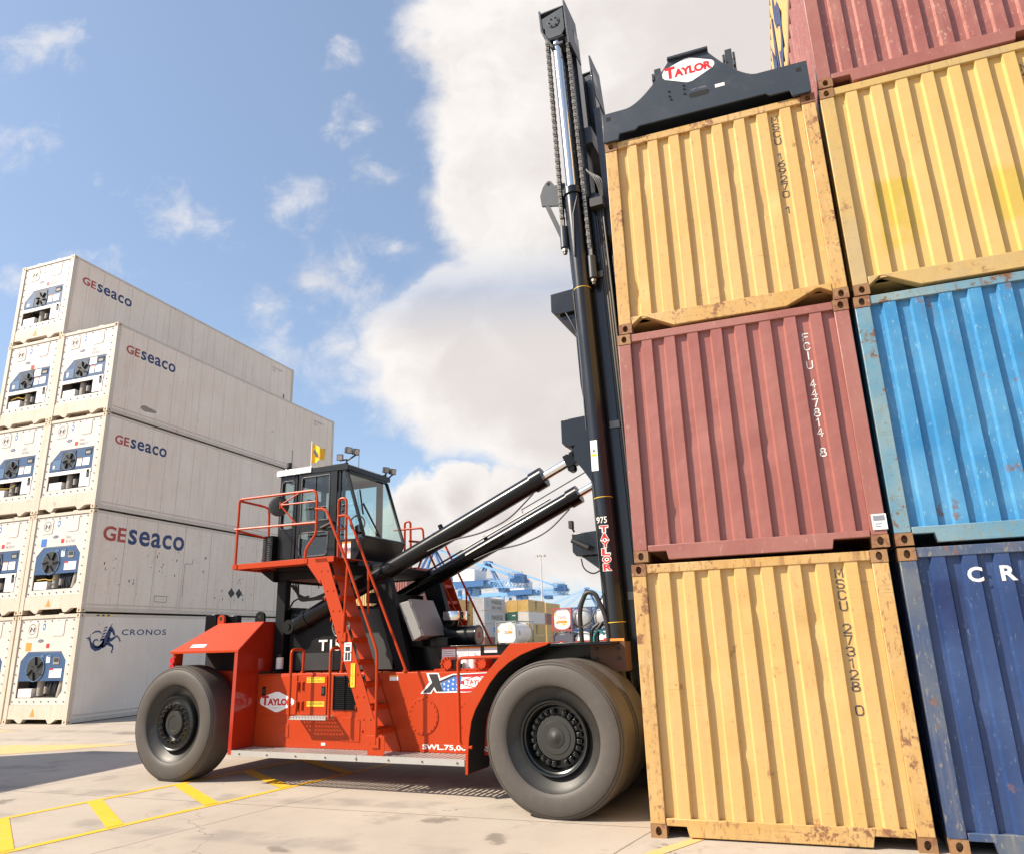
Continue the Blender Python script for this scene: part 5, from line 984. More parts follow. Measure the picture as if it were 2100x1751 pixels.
# far side ladder and rails
q = MB(); q.prism([(-3.60, 3.05), (-3.30, 3.05), (-2.35, .6), (-2.65, .6)], 3.20, 3.22); q.prism([(-3.60, 3.05), (-3.30, 3.05), (-2.35, .6), (-2.65, .6)], 3.62, 3.64)
for i in range(8): z = .85+.28*i; x = -3.45+(3.05-z)*.388; q.box(x-.14, x+.14, 3.2205, 3.6195, z-.05, z)
fl_ = part(q, 'far_ladder', RED)
q = MB(); q.tube([(-4.01, 3.3, 3.05), (-4.02, 3.3, 3.97), (-3.90, 3.3, 3.97), (-3.88, 3.3, 3.05)], .02, 8, .06); q.tube([(-4.25, 3.3, 3.84), (-3.64, 3.3, 3.83), (-3.60, 3.3, 3.40), (-3.76, 3.3, 3.05)], .02, 8, .07)
q.tube([(-3.86, 3.2, 3.60), (-3.55, 3.2, 3.55), (-2.70, 3.2, 1.9), (-2.5, 3.2, 1.5)], .02, 8, .08); q.tube([(-3.75, 3.64, 3.66), (-3.42, 3.64, 3.62), (-2.35, 3.64, 1.55)], .02, 8, .08); q.tube([(-3.1, 3.2, 2.68), (-3.1, 3.2, 2.0)], .017, 8); q.tube([(-2.95, 3.64, 2.7), (-2.95, 3.64, 1.9)], .017, 8); part(q, 'handrail', RED, fl_)
part(MB().box(-5.3, -3.55, 2.95, 3.65, 3.03, 3.10), 'far_platform', RED, None, .004)
# ---- tilt cylinders
def tilt(y):
    A, B = Vector((-4.80, y, 2.145)), Vector((.07, y, 4.28)); d = (B-A).normalized(); Lb = (B-A).length; up = Vector((-d.z, 0, d.x))
    q = MB().m(BLACK); q.cyl(A+d*.02, A+d*(Lb*.868), .128, n=28); q.cyl(A+d*(Lb*.85), A+d*(Lb*.885), .150, n=28); q.cyl(A+d*.25, A+d*.32, .14, n=24); q.cyl(A+d*(Lb*.53), A+d*(Lb*.535), .1305, n=28)
    q.cyl(A-Vector((0, .13, 0)), A+Vector((0, .13, 0)), .11, n=20); q.cyl(A-Vector((0, .15, 0)), A+Vector((0, .15, 0)), .05, n=14)
    pc = A+d*(Lb*.555)+up*.13; q.cyl(pc, pc+up*.06, .035, n=12)
    o = part(q, 'tilt_cylinder', None, None, 0, 40)
    part(MB().cyl(A+d*(Lb*.87), A+d*(Lb-.16), .062, n=24), 'piston_rod', CHROME, o)
    w = MB(); w.cyl(B-Vector((0, .07, 0)), B+Vector((0, .07, 0)), .115, n=24); w.bar(B-d*.24, B, .14, .19, up); w.cyl(B-Vector((0, .10, 0)), B+Vector((0, .10, 0)), .045, n=16); w.cyl(B-d*.2-up*.11-Vector((0, .06, 0)), B-d*.2-up*.11+Vector((0, .06, 0)), .055, n=14); part(w, 'rod_eye', BLACK, o, .008)
    h = MB().tube([A+d*(Lb*.84)-up*.15-Vector((0, .05, 0)), A+d*(Lb*.75)-up*.30-Vector((0, .06, 0)), A+d*(Lb*.66)-up*.27-Vector((0, .08, 0)), A+d*(Lb*.58)-up*.13-Vector((0, .08, 0)), A+d*(Lb*.50)-up*.10-Vector((0, .1, 0))], .012, 8, .2); part(h, 'hydraulic_hose', RUBD, o)
    return o, A, d, up, Lb
tilt(1.36); o2, A, d, up, Lb = tilt(2.84)
q = MB(); q.tube([A+d*(Lb*t)+up*.155-Vector((0, .06, 0)) for t in (.3, .45, .6, .8)], .016, 8); q.tube([A+d*(Lb*t)+up*.02-Vector((0, .145, 0)) for t in (.3, .45, .62)], .016, 8)
q.tube([A+d*(Lb*.70)+up*.16, A+d*(Lb*.70)+up*.26, A+d*(Lb*.985)+up*.26, A+d*(Lb*.985)+up*.12], .010, 6); part(q, 'hydraulic_pipe', mat('steel_pipe', (.06, .06, .06), .4, .3), o2)
# ---- mast, leaning 2 degrees back
mx_ = lambda dx, z: .50-.036*z+dx
MASTM = mat('mast_black_paint', (.0065, .008, .012), .24, var=.25, vscale=2.0, coat=.15, dirt=.25, dirtcol=(.028, .028, .03))
def rail(mb, a, b_, z0, z1, y0, y1): mb.prism([(mx_(a, z0), z0), (mx_(b_, z0), z0), (mx_(b_, z1), z1), (mx_(a, z1), z1)], y0, y1)
def mirrored(y0, y1): return ((y0, y1), (4.2-y1, 4.2-y0))
mast = None
for side_ in (0, 1):
    q = MB(); f_ = lambda a, b_: (a, b_) if side_ == 0 else (4.2-b_, 4.2-a)
    rail(q, -.19, -.155, .45, 8.30, *f_(1.42, 1.75)); rail(q, .28, .315, .45, 8.30, *f_(1.42, 1.75)); rail(q, -.1545, .2795, .45, 8.30, *f_(1.42, 1.455))
    q.prism([(mx_(-.19, 6.1), 6.1), (mx_(-.19, 5.3), 5.3), (mx_(-.10, 4.2), 4.2), (mx_(-.06, 6.1), 6.1)], *f_(1.36, 1.4195))
    o = part(q, 'outer_mast_rail', MASTM, None, .006)
    q = MB(); rail(q, .02, .05, .6, 11.55, *f_(1.48, 1.74)); rail(q, .21, .24, .6, 11.55, *f_(1.48, 1.74)); rail(q, .0505, .2095, .6, 11.55, *f_(1.48, 1.51)); rail(q, .33, .42, 7.6, 8.3, *f_(1.40, 1.7)); part(q, 'inner_mast_rail', MASTM, None, .006)
    # lift cylinder
    yc = 1.29 if side_ == 0 else 2.91
    q = MB().m(MASTM); q.cyl((mx_(0, .9), yc, .9), (mx_(0, 8.37), yc, 8.37), .125, n=32); q.cyl((mx_(0, 8.28), yc, 8.28), (mx_(0, 8.39), yc, 8.39), .150, n=32); q.cyl((mx_(0, .55), yc, .55), (mx_(0, .9), yc, .9), .15, n=24); 
    if side_ == 0:
        for z in (6.7, 3.62, 2.02): q.m(YELD).cyl((mx_(0, z), yc, z), (mx_(0, z+.008), yc, z+.008), .1262, n=32, caps=False); q.m(MASTM)
    q.tube([(mx_(.10, 8.2), yc-.10, 8.2), (mx_(.02, 7.9), yc-.128, 7.9), (mx_(-.02, 7.2), yc-.13, 7.2)], .016, 8)
    lc = part(q, 'lift_cylinder', MASTM, None, 0, 40)
    part(MB().cyl((mx_(0, 8.385), yc, 8.385), (mx_(0, 11.28), yc, 11.28), .085, n=32), 'lift_rod', CHROME, lc)
    # sheave head
    q = MB(); zt = 11.80; f2 = lambda a, b_: (a, b_) if side_ == 0 else (4.2-b_, 4.2-a)
    hp = [(mx_(-.21, 11.72), 11.66), (mx_(-.20, 11.5), 11.50), (mx_(-.15, 11.45), 11.44), (mx_(-.15, 11.3), 11.30), (mx_(-.10, 11.22), 11.22), (mx_(.12, 11.22), 11.22), (mx_(.18, 11.32), 11.32), (mx_(.18, 11.80), 11.76)]
    q.prism(hp, *f2(1.17, 1.20)); q.prism(hp, *f2(1.40, 1.43)); q.box(mx_(-.22, 11.8), mx_(.19, 11.8), *f2(1.165, 1.45), 11.765, 11.79) 
    q.prism([(mx_(-.24, 11.8), 11.84), (mx_(-.21, 11.8), 11.84), (mx_(-.19, 11.4), 11.40), (mx_(-.03, 11.0), 11.02), (mx_(-.06, 11.0), 11.02), (mx_(-.23, 11.4), 11.42)], *f2(1.16, 1.44)); q.prism([(mx_(.19, 11.8), 11.88), (mx_(.22, 11.8), 11.88), (mx_(.26, 11.3), 11.0), (mx_(.22, 11.3), 11.0)], *f2(1.16, 1.72))
    q.box(mx_(-.13, 11.25), mx_(.15, 11.25), *f2(1.18, 1.42), 11.20, 11.2195); q.box(mx_(-.10, 11.2), mx_(.12, 11.2), *f2(1.2, 1.4), 11.08, 11.13)
    q.cyl((mx_(.0, 11.5), f2(1.17, 1.20)[0]-.012, 11.52), (mx_(.0, 11.5), f2(1.17, 1.43)[1]+.01, 11.52), .105, n=28)
    if side_ == 0:
        for i in range(6): a = 2*math.pi*i/6; q.cyl((mx_(0, 11.5)+.075*math.cos(a), 1.158, 11.52+.075*math.sin(a)), (mx_(0, 11.5)+.075*math.cos(a), 1.14, 11.52+.075*math.sin(a)), .014, n=6)
    sh = part(q, 'sheave_head', SLATE, None, .004)
    q = MB(); q.cyl((mx_(0, 11.5), f2(1.22, 1.39)[0], 11.52), (mx_(0, 11.5), f2(1.22, 1.39)[1], 11.52), .19, n=32); part(q, 'sheave', STEEL, sh)
    # leaf chains
    for (dx0, z0, dx1, z1, nm) in ((-.165, 11.45, -.20, 7.93, 0), (.175, 11.40, .185, 7.33, 1)):
        q = MB().m(STEEL); n = int((z0-z1)/.062); ych = yc+.005
        for i in range(n):
            t0 = i/n; za = z0+(z1-z0)*t0; xa = mx_(dx0+(dx1-dx0)*t0, za); w_ = .050 if i % 2 else .040
            q.box(xa-.028, xa+.028, ych-w_, ych+w_, za-.050, za+.004) if i % 2 else q.box(xa-.025, xa+.025, ych-w_, ych+w_, za-.060, za+.012)
            q.cyl((xa, ych-.056, za-.02), (xa, ych+.056, za-.02), .012, n=6)
        ch_ = part(q, 'lift_chain', None, sh, 0, 30)
        za = z1; xa = mx_(dx1, za); q = MB().m(STEEL).box(xa-.03, xa+.03, ych-.03, ych+.03, za-.14, za+.02).m(SLATE).cyl((xa+.01, ych, za-.48), (xa+.005, ych, za-.13), .062, n=20).m(STEEL).cyl((xa+.015, ych, za-.58), (xa+.012, ych, za-.48), .03, n=12).cyl((xa+.015, ych, za-.54), (xa+.012, ych, za-.50), .045, n=6); part(q, 'chain_anchor', None, ch_)
# cross ties between the rails, seen end on
for (z0, z1, dx0, dx1, g0) in ((6.44, 6.80, -.53, -.10, 6.05), (4.42, 4.83, -.54, -.10, 4.20), (2.90, 3.22, -.52, -.10, 2.70)):
    q = MB(); zc = (z0+z1)/2; a, b_ = mx_(dx0, zc), mx_(dx1, zc)
    q.prism([(a, z0+.06), (a+.05, z0), (b_, z0), (b_, z1), (a, z1-.02)], 1.36, 2.84); q.prism([(a+.10, z0-.001), (b_, z0-.001), (b_+.02, g0), (b_-.06, g0)], 1.43, 1.47); q.prism([(a+.10, z0-.001), (b_, z0-.001), (b_+.02, g0), (b_-.06, g0)], 2.73, 2.77)
    part(q, 'mast_cross_tie', MASTM, None, .008)
# tilt lugs, upper lug, lower bracket
for y in (1.36, 2.84):
    part(MB().prism([(mx_(-.36, 4.28)+.02, 4.20), (mx_(-.36, 4.28)+.02, 4.36), (mx_(-.10, 4.5), 4.62), (mx_(-.10, 3.9), 3.82), (mx_(-.22, 4.05), 4.02)], y+.075, y+.12).prism([(mx_(-.36, 4.28)+.02, 4.20), (mx_(-.36, 4.28)+.02, 4.36), (mx_(-.10, 4.5), 4.62), (mx_(-.10, 3.9), 3.82), (mx_(-.22, 4.05), 4.02)], y-.12, y-.075), 'tilt_lug', MASTM)
    q = MB(); q.prism([(-.33, 8.30), (-.35, 8.48), (-.30, 8.62)]+[(-.20+.055*math.cos(R(a)), 8.66+.055*math.sin(R(a))) for a in (150, 110, 70, 30)]+[(-.10, 8.60), (.06, 8.60), (.06, 8.13), (-.08, 8.24)], y-.10, y-.06); q.m(VOID).cyl((-.20, y-.1015, 8.655), (-.20, y-.0585, 8.655), .028, n=14)
    q.mats = [SLATE, VOID]; q.mi = [0]*10+q.mi[10:] if False else q.mi
    w = MB().m(SLATE).prism([(-.33, 8.30), (-.35, 8.48), (-.30, 8.62)]+[(-.20+.055*math.cos(R(a)), 8.66+.055*math.sin(R(a))) for a in (150, 110, 70, 30)]+[(-.10, 8.60), (.06, 8.60), (.06, 8.13), (-.08, 8.24)], y-.02, y+.02).m(VOID).cyl((-.20, y-.022, 8.655), (-.20, y+.022, 8.655), .028, n=14).m(SLATE).bar((-.24, y, 8.28), (.02, y, 7.55), .04, .07); part(w, 'stop_lug', None)
q = MB().box(.26, .62, 1.20, 1.42, 1.44, 1.53); q.prism([(.28, 1.44), (.60, 1.44), (.64, .6), (.34, .6)], 1.22, 1.40); part(q, 'mast_foot', MASTM, None, .008)
part(MB().box(.30, .70, 1.0, 3.2, .55, .85), 'mast_lower_tie', MASTM, None, .02)
q = MB().m(WTXT).text('975', (mx_(-.085, 3.3), 1.158, 3.275), X, Z, .14, .085, .012).m(WTXT)
zt = 3.255
for i, chh in enumerate('TAYLOR'):
    zz_ = zt-.1-.098*i; xx = mx_(-.055, zz_)
    q.m(WHITE).text(chh, (xx-.008, 1.1585, zz_-.006), X, Z, .126, .098, .14); q.m(REDD).text(chh, (xx, 1.157, zz_), X, Z, .11, .086, .035)
part(q, 'mast_lettering', None)
q = MB().m(WHITE).box(mx_(-.075, 4.2), mx_(.02, 4.2), 1.160, 1.163, 3.98, 4.40).m(YELD).box(mx_(-.065, 4.2), mx_(.01, 4.2), 1.1588, 1.1599, 4.18, 4.21).m(BLACKD).prism([(mx_(-.045, 4.2), 4.24), (mx_(-.01, 4.2), 4.24), (mx_(-.027, 4.2), 4.29)], 1.1588, 1.1599); part(q, 'mast_decal', None)
q = MB().m(WHITE).box(.38, .56, 1.14, 1.143, 1.60, 1.83).m(ORAD).box(.38, .56, 1.1388, 1.1399, 1.79, 1.83).m(BLACKD)
for bx in ((.40, .43, 1.71, 1.76), (.40, .43, 1.64, 1.68), (.46, .48, 1.65, 1.75), (.51, .54, 1.64, 1.7)): q.box(bx[0], bx[1], 1.1388, 1.1399, bx[2], bx[3])
part(q, 'warning_decal', None)
q = MB()
for k_ in range(4): q.tube([(mx_(.22+.03*k_, 8.7), 1.34, 8.75-.05*k_), (mx_(.26+.04*k_, 8.6), 1.28, 8.66-.04*k_), (mx_(.40+.03*k_, 8.5), 1.26, 8.42), (mx_(.44, 8.0), 1.33, 8.05)], .016, 7, .12)
for k_ in range(3): q.tube([(mx_(.34+.035*k_, z_), 1.40, z_) for z_ in (8.1, 6.8, 5.2, 3.4, 1.8)], .014, 6)
q.box(mx_(.25, 8.1), mx_(.45, 8.1), 1.28, 1.42, 8.02, 8.16); part(q, 'hose_bundle', RUBD)
for z_ in (2.3, 4.6, 6.9):
    part(MB().box(mx_(.16, z_), mx_(.30, z_), 1.395, 1.419, z_, z_+.10).box(mx_(-.15, z_), mx_(-.05, z_), 1.395, 1.419, z_, z_+.07), 'hose_clamp', STEEL)
# hoses and the small lamp on the mast
q = MB()
for pts, r in (([(-.02, 1.25, 1.60), (-.03, 1.22, 2.2), (.08, 1.2, 2.42), (.20, 1.2, 2.40), (.33, 1.2, 2.10), (.36, 1.2, 1.62)], .030), ([(.16, 1.3, 1.7), (.17, 1.3, 1.95), (.28, 1.3, 2.05), (.36, 1.25, 1.8)], .026), ([(.08, 1.3, 1.70), (.09, 1.3, 1.95), (.20, 1.3, 2.02)], .022)): q.tube(pts, r, 10, .12)
part(q, 'hydraulic_hoses', RUBD)
part(MB().tube([(.12, 1.28, 1.6), (.13, 1.28, 1.88), (.2, 1.28, 1.95), (.27, 1.28, 1.88)], .018, 8, .05), 'teal_hose', mat('teal_hose', (.02, .18, .17), .5))
q = MB().tube([(mx_(-.13, z), 1.27-.02*math.sin(z*3), z) for z in [6.7-.25*i for i in range(17)]]+[(mx_(-.10, 2.4), 1.22, 2.4), (.12, 1.2, 2.05), (-.0, 1.2, 1.98)], .010, 6)
q.tube([(mx_(-.30, 6.35), 1.33, 6.42), (mx_(-.2, 6.2), 1.3, 6.2), (mx_(-.12, 6.3), 1.3, 6.0), (mx_(-.12, 6.5), 1.3, 6.5), (mx_(-.16, 6.8), 1.3, 6.7)], .010, 6, .08); q.tube([(mx_(-.40, 2.85), 1.33, 2.86), (mx_(-.38, 2.75), 1.33, 2.72), (mx_(-.25, 2.65), 1.33, 2.64), (mx_(-.12, 2.7), 1.3, 2.70)], .010, 6, .08); part(q, 'cable', RUBD)
zc = 3.08; q = MB().m(RUBD).tube([(mx_(-.46, zc), 1.30, 3.22), (mx_(-.47, zc), 1.22, 3.28)], .014, 6).bar((mx_(-.46, zc)-.03, 1.21, 3.30), (mx_(-.46, zc)+.02, 1.21, 3.30), .08, .10).cyl((mx_(-.48, zc), 1.25, 3.10), (mx_(-.25, zc), 1.25, 2.98), .035, n=12); part(q, 'mast_lamp', None)
# carriage and the spreader frame over the containers (yard frame turned back by 4.5 degrees)
q = MB()
for side_ in (0, 1):
    f_ = lambda a, b_: (a, b_) if side_ == 0 else (4.2-b_, 4.2-a); rail(q, .42, .52, 7.6, 9.9, *f_(1.5, 1.75))
q.box(.55-.3+.0, .80-.3, 1.5, 2.7, 8.0, 8.4); q.box(.25, .50, 1.5, 2.7, 9.3, 9.6); part(q, 'carriage', SLATE, None, .006)
SPF = bpy.data.objects.new('spreader', None); COL.objects.link(SPF); SPF.parent = MC; SPF.rotation_euler = (0, 0, R(4.5)); c_, s_ = math.cos(R(4.5)), math.sin(R(4.5)); tx_, ty_ = 1.14, -.45; SPF.location = (tx_*c_-ty_*s_, tx_*s_+ty_*c_, 0)
zb = 7.745; q = MB()
crv = lambda x0, z0, x1, z1, k: [(x0+(x1-x0)*t, z0+(z1-z0)*(t**k)) for t in [i/8 for i in range(1, 9)]]
pl = [(.012, zb-.02), (.20, zb-.02), (.22, zb+.06), (.42, zb+.06), (.46, zb+.10), (1.94, zb+.10), (1.98, zb+.06), (2.20, zb+.06), (2.22, zb-.02), (2.425, zb-.02), (2.425, 8.15), (1.87, 8.15)]+[(1.87-(1.87-1.36)*t, 8.15+.50*(t**1.55)) for t in [i/10 for i in range(1, 11)]]+[(.89, 8.66)]+[(.89-(.89-.33)*(1-t), 8.14+.52*(t**1.55)) for t in [1-i/10 for i in range(1, 11)]]+[(.02, 8.135)]
q.prism(pl, -.06, -.03); q.box(.88, 1.37, -.10, .05, 8.662, 8.695); q.box(.02, .2, -.029, .55, zb, zb+.05); q.box(2.24, 2.42, -.029, .55, zb, zb+.05); q.prism([(.02, zb+.20), (2.42, zb+.20), (2.42, zb+.24), (.02, zb+.24)], -.028, .55)
for a in ((.90, 1.36),): q.box(a[0], a[1], -.028, 6.0, 8.28, 8.30)
q.box(.05, 2.38, .40, .55, zb+.03, zb+.1995); sf = part(q, 'spreader_end', SLATE, SPF, .006)
part(MB().box(.25, .85, .56, 5.6, 7.90, 8.25).box(1.55, 2.15, .56, 5.6, 7.90, 8.25).box(.02, 2.42, 5.61, 6.1, zb, 8.14), 'spreader_beams', SLATE, SPF, .01)
q = MB(); hexsign(q, 1.115, 8.455, .62, .36, (0, -.0625, 0), X, Z); part(q, 'hexagon_logo', None, sf)
q = MB().m(VOID); q.flat([p for p in rrect(1.09, 1.33, 8.045, 8.115, .034)], (0, -.0615, 0), X, Z)
for xx in (.07, 2.30): q.flat([(xx, 8.02), (xx+.055, 8.02), (xx+.055, 8.075), (xx, 8.075)], (0, -.0615, 0), X, Z)
for (xx, zz_) in ((.86, 8.15), (.86, 8.22), (.875, 8.10), (1.04, 8.13), (1.04, 8.20), (1.04, 8.25)): q.cyl((xx, -.061, zz_), (xx, -.072, zz_), .012, n=6)
part(q, 'slots_and_bolts', None, sf)
q = MB().m(WHITE).box(1.40, 1.51, -.0625, -.061, 8.10, 8.145).m(GREYTXT).text('LIFT HERE', (1.12, -.062, 8.145), X, Z, .18, .025); part(q, 'small_plate', None, sf)
for xx in (.50, 1.67):
    q = MB().box(xx-.055, xx+.055, 2.85, 2.97, 8.2, 11.15)
    for i in range(4):
        for s2 in (-.10, .06): q.box(xx+s2, xx+s2+.04, 2.84, 2.98, 9.85+.32*i, 10.1+.32*i); q.cyl((xx+s2+.02, 2.835, 9.97+.32*i), (xx+s2+.02, 2.82, 9.97+.32*i), .025, n=6)
    part(q, 'side_shift_post', SLATE, SPF, .004)

# ================================================================ BACKGROUND
P_GY = paint('grey_container_paint', (.40, .40, .40), (.45, .45, .44), rust=.05, scr=.2, streak=.2); P_LW = paint('white_container_paint', (.66, .62, .57), (.70, .66, .61), rust=.04, scr=.2, streak=.25)
P_GN = paint('green_container_paint', (.02, .10, .075), rust=.05, scr=.2); P_BR = paint('brown_container_paint', (.20, .075, .05), rust=.1, scr=.3); P_TB = paint('dull_blue_container_paint', (.05, .14, .28), rust=.1)
def lett(rows, mt, y0=1.0, extra=None):
    def f(t, L, H):
        m = MB().m(mt)
        for (txt, y, z, w, h) in rows: m.text(txt, (CW+.004, y, z), Y, Z, w, h, .0)
        if extra: extra(m)
        m.build('lettering', mt if not extra else None, t, smooth=0)
    return f
def maersk_star(m):
    for i in range(7):
        a = 2*math.pi*i/7; m.m(mat('pale_blue_star', (.20, .42, .55), .5)).flat([(2.3+.75*math.cos(a), 1.4+.75*math.sin(a)), (2.3+.28*math.cos(a+.45), 1.4+.28*math.sin(a+.45)), (2.3, 1.4), (2.3+.28*math.cos(a-.45), 1.4+.28*math.sin(a-.45))], (CW+.004, 0, 0), Y, Z)
def msc_(t, L, H):
    m = MB()
    for i, ch in enumerate('MSC'): m.text(ch, (CW+.004, L*.42, 1.75-.72*i), Y, Z, 1.15, .62, .03)
    m.build('lettering', DARKTXT, t, smooth=0)
def far_box(label, xr, y, tier, pm, fm, L=12.192, letters=None): return container(label, (xr-CW, y, tier*2.6), pm, fm, L=L, letters=letters, group='far container stacks beyond the machine', detail=False)
xm = -55.86
far_box('grey far container with MAERSK SEALAND across its side, on top of its stack', xm, 134, 3, P_GY, P_GY, letters=lett([('MAERSK', 4.2, 1.35, 6.2, .85), ('SEALAND', 4.2, .35, 6.0, .65)], BLACKD, extra=maersk_star))
far_box('grey far container with only MAERSK on its side, under the top one', xm, 134, 2, P_GY, P_GY, letters=lett([('MAERSK', 4.2, .75, 6.8, 1.0)], BLACKD, extra=maersk_star))
far_box('grey far container with a small blue square, under two MAERSK ones', xm, 134, 1, P_GY, P_GY, letters=lambda t, L, H: MB().box(CW+.002, CW+.006, 5.2, 6.4, .9, 1.9).build('square_sticker', BLUED, t, smooth=0))
far_box('brown far container at the foot of the MAERSK stack', xm, 134, 0, P_BR, P_BR)
for k, lb in enumerate(('yellow far container at the foot of the stack by the red ladder', 'yellow far container one above the foot of the stack by the red ladder', 'yellow far container with MSC upright, under another behind the red ladder', 'yellow far container with MSC upright, topmost behind the red ladder')): far_box(lb, -62.6, 136, k, P_Y2, F_Y2, letters=msc_ if k > 1 else None)
far_box('dull blue far container peeping out between the yellow and the grey stacks', -58.6, 150, 2, P_TB, P_TB); far_box('pale far container above the dull blue one', -58.6, 150, 3-.02, P_LW, P_LW, L=6.058)
for k, (lb, pm, fn) in enumerate((('yellow far container low in the stack behind the white tank', P_Y2, None), ('yellow far container with MSC upright, beneath the white far one', P_Y2, msc_), ('white far container with a ribbed end, beneath a yellow one', P_LW, None), ('yellow far container with MSC upright, on top of the white far one', P_Y2, msc_))): far_box(lb, -51.8, 150, k, pm, pm, letters=fn)
for k, (lb, pm) in enumerate((('yellow far container at the foot of the stack holding the green one', P_Y2), ('brown far container beneath the green one', P_BR), ('dark green far container under a yellow one', P_GN), ('yellow far container resting on the dark green one', P_Y2))):
    far_box(lb, -54.35, 150, k, pm, pm, letters=(lambda t, L, H: MB().box(1.25, 1.5, -.012, -.006, 1.7, 1.95).box(1.65, 1.9, -.012, -.006, 1.7, 1.95).build('white_labels', WHITE, t, smooth=0)) if k == 2 else None)
for k, (lb, pm) in enumerate((('yellow far container at the foot of the stack nearest the red tank frame', P_Y2), ('yellow far container second in the stack nearest the red tank frame', P_Y2), ('brown far container third in the stack nearest the red tank frame', P_BR), ('yellow far container topping the stack nearest the red tank frame', P_Y2))): far_box(lb, -53.3, 168, k, pm, pm)
for k in range(3): far_box(('yellow mid-distance container seen through the gap under the cab', 'yellow mid-distance container, middle of three seen under the cab', 'yellow mid-distance container, lowest of three seen under the cab')[2-k], -38.6, 60, k, P_Y1, F_Y1, L=6.058); far_box(('red mid-distance container, topmost beside the grey cabinet', 'red mid-distance container, middle of three beside the grey cabinet', 'red mid-distance container, lowest of three beside the grey cabinet')[2-k], -30.2, 52, k, P_R, F_R, L=6.058)
# ---- tank containers
TW = mat('tank_white_paint', (.76, .73, .68), .4, var=.06, vscale=2, dirt=.25, dirtcol=(.5, .45, .38))
def tank(label, loc, fm, tm, L=6.058, ends='oct', deco=None):
    t = thing('tank_container', label, 'tank container', loc, 0, 'tank containers beyond the machine'); H = 2.591; W_ = CW; q = MB(); s = .11
    for y0 in (0, L-s):
        for x0 in (0, W_-s): q.box(x0, x0+s, y0, y0+s, 0, H)
        for z0 in (0, H-s): q.box(s, W_-s, y0+.005, y0+s-.005, z0+.003, z0+s-.003)
        for (a, b_) in (((s, H-.55), (.55, H-s)), ((W_-s, H-.55), (W_-.55, H-s)), ((s, .55), (.55, s)), ((W_-s, .55), (W_-.55, s))): q.bar((a[0], y0+s/2, a[1]), (b_[0], y0+s/2, b_[1]), .06, .08)
    for x0 in (.01, W_-s+.01):
        for z0 in (0, H-.09): q.box(x0, x0+.09, s, L-s, z0+.004, z0+.085)
    q.build('frame', fm, t)
    c = MB(); r = 1.13; c.lathe([(.18, 0), (.20, .55), (.30, .92), (.48, 1.09), (.70, r), (L-.70, r), (L-.48, 1.09), (L-.30, .92), (L-.20, .55), (L-.18, 0)], (W_/2, 0, H/2), 'y', 40); tk = c.build('tank', tm, t, smooth=50)
    c = MB()
    for y_ in (1.3, 2.5, L-2.5, L-1.3): c.lathe([(-.03, r+.001), (-.03, r+.02), (.03, r+.02), (.03, r+.001)], (W_/2, y_, H/2), 'y', 40)
    c.build('tank_bands', tm, tk, smooth=0)
    c = MB().box(W_/2-.3, W_/2+.3, L*.3, L*.7, H-.10, H-.03); c.build('walkway', ALU, t)
    if deco:
        d = MB(); deco(d); d.build('lettering', None, t, smooth=0)
    return t
def endpanel(d, mt=TW): 
    c = [(.42, .30), (W2-.42, .30), (W2-.14, .70), (W2-.14, 1.95), (W2-.42, 2.35), (.42, 2.35), (.14, 1.95), (.14, .70)]; d.m(mt).prism(c, .10, .16)
W2 = CW
def deco_main(d):
    endpanel(d); d.m(BLACKD).text('1202', (.95, .095, 1.2), X, Z, .45, .35); d.m(ORAD).box(1.42, 1.95, .09, .098, 1.25, 1.5).flat([(1.68, 1.55), (1.98, 1.85), (1.68, 2.15), (1.38, 1.85)], (0, .095, 0), X, Z); d.m(WHITE).flat([(1.68, 1.63), (1.90, 1.85), (1.68, 2.07), (1.46, 1.85)], (0, .093, 0), X, Z); d.flat([(.2, 1.4), (.5, 1.4), (.35, 1.7)], (0, .096, 0), X, Z) if False else d.m(ORAD).flat([(.2, 1.4), (.5, 1.4), (.35, 1.7)], (0, .095, 0), X, Z)
    d.m(GREYTXT).text('N', (W2-.05, 1.0, 1.0), Y, Z, .5, .6)
TL = tank('white tank container in a grey frame, nearest behind the air cleaner', (-28.72, 70, 1.28), mat('tank_frame_grey', (.22, .23, .23), .5), TW, deco=deco_main)
def trailer(loc):
    t = thing('container_trailer', 'low trailer under the white tank container, hidden behind the machine deck', 'trailer', loc); q = MB()
    for x0 in (.55, 1.65): q.box(x0, x0+.18, -.2, 7.5, .85, 1.05)
    for y_ in (.05, 3.0, 5.9): q.box(.03, 2.41, y_, y_+.16, 1.052, 1.275)
    q.build('frame', BLACK, t)
    for x_ in (.15, 1.95):
        for y_ in (5.2, 6.5): MB().cyl((x_, y_, .5), (x_+.35, y_, .5), .5, n=28).build('wheel', RUB, t)
    MB().box(.7, .85, .6, .75, 0, .85).box(1.6, 1.75, .6, .75, 0, .85).build('landing_leg', BLACK, t)
trailer((-28.72, 70, 0))
FR, FB = mat('tank_frame_red', (.45, .06, .05), .45), mat('tank_frame_navy', (.03, .06, .14), .45)
SILV = mat('tank_silver', (.50, .49, .47), .4, .6, var=.15, vscale=3)
def deco_tws(d): 
    d.m(TW).prism(rrect(.20, W2-.20, .16, H2-.16, .75, 8), .12, .17); d.m(REDD).text('TWS', (.62, .115, 1.35), X, Z, 1.1, .28); d.box(.62, 1.75, .112, .118, 1.22, 1.25); d.m(ORAD).flat([(.45, .92), (.65, 1.12), (.85, .92), (.65, .72)], (0, .116, 0), X, Z).box(.75, 1.85, .113, .118, .85, 1.12).m(YELD).box(1.25, 1.7, .112, .117, .60, .80).flat([(.25, 1.75), (.5, 1.75), (.5, 1.98), (.25, 1.98)], (0, .116, 0), X, Z)
H2 = 2.591
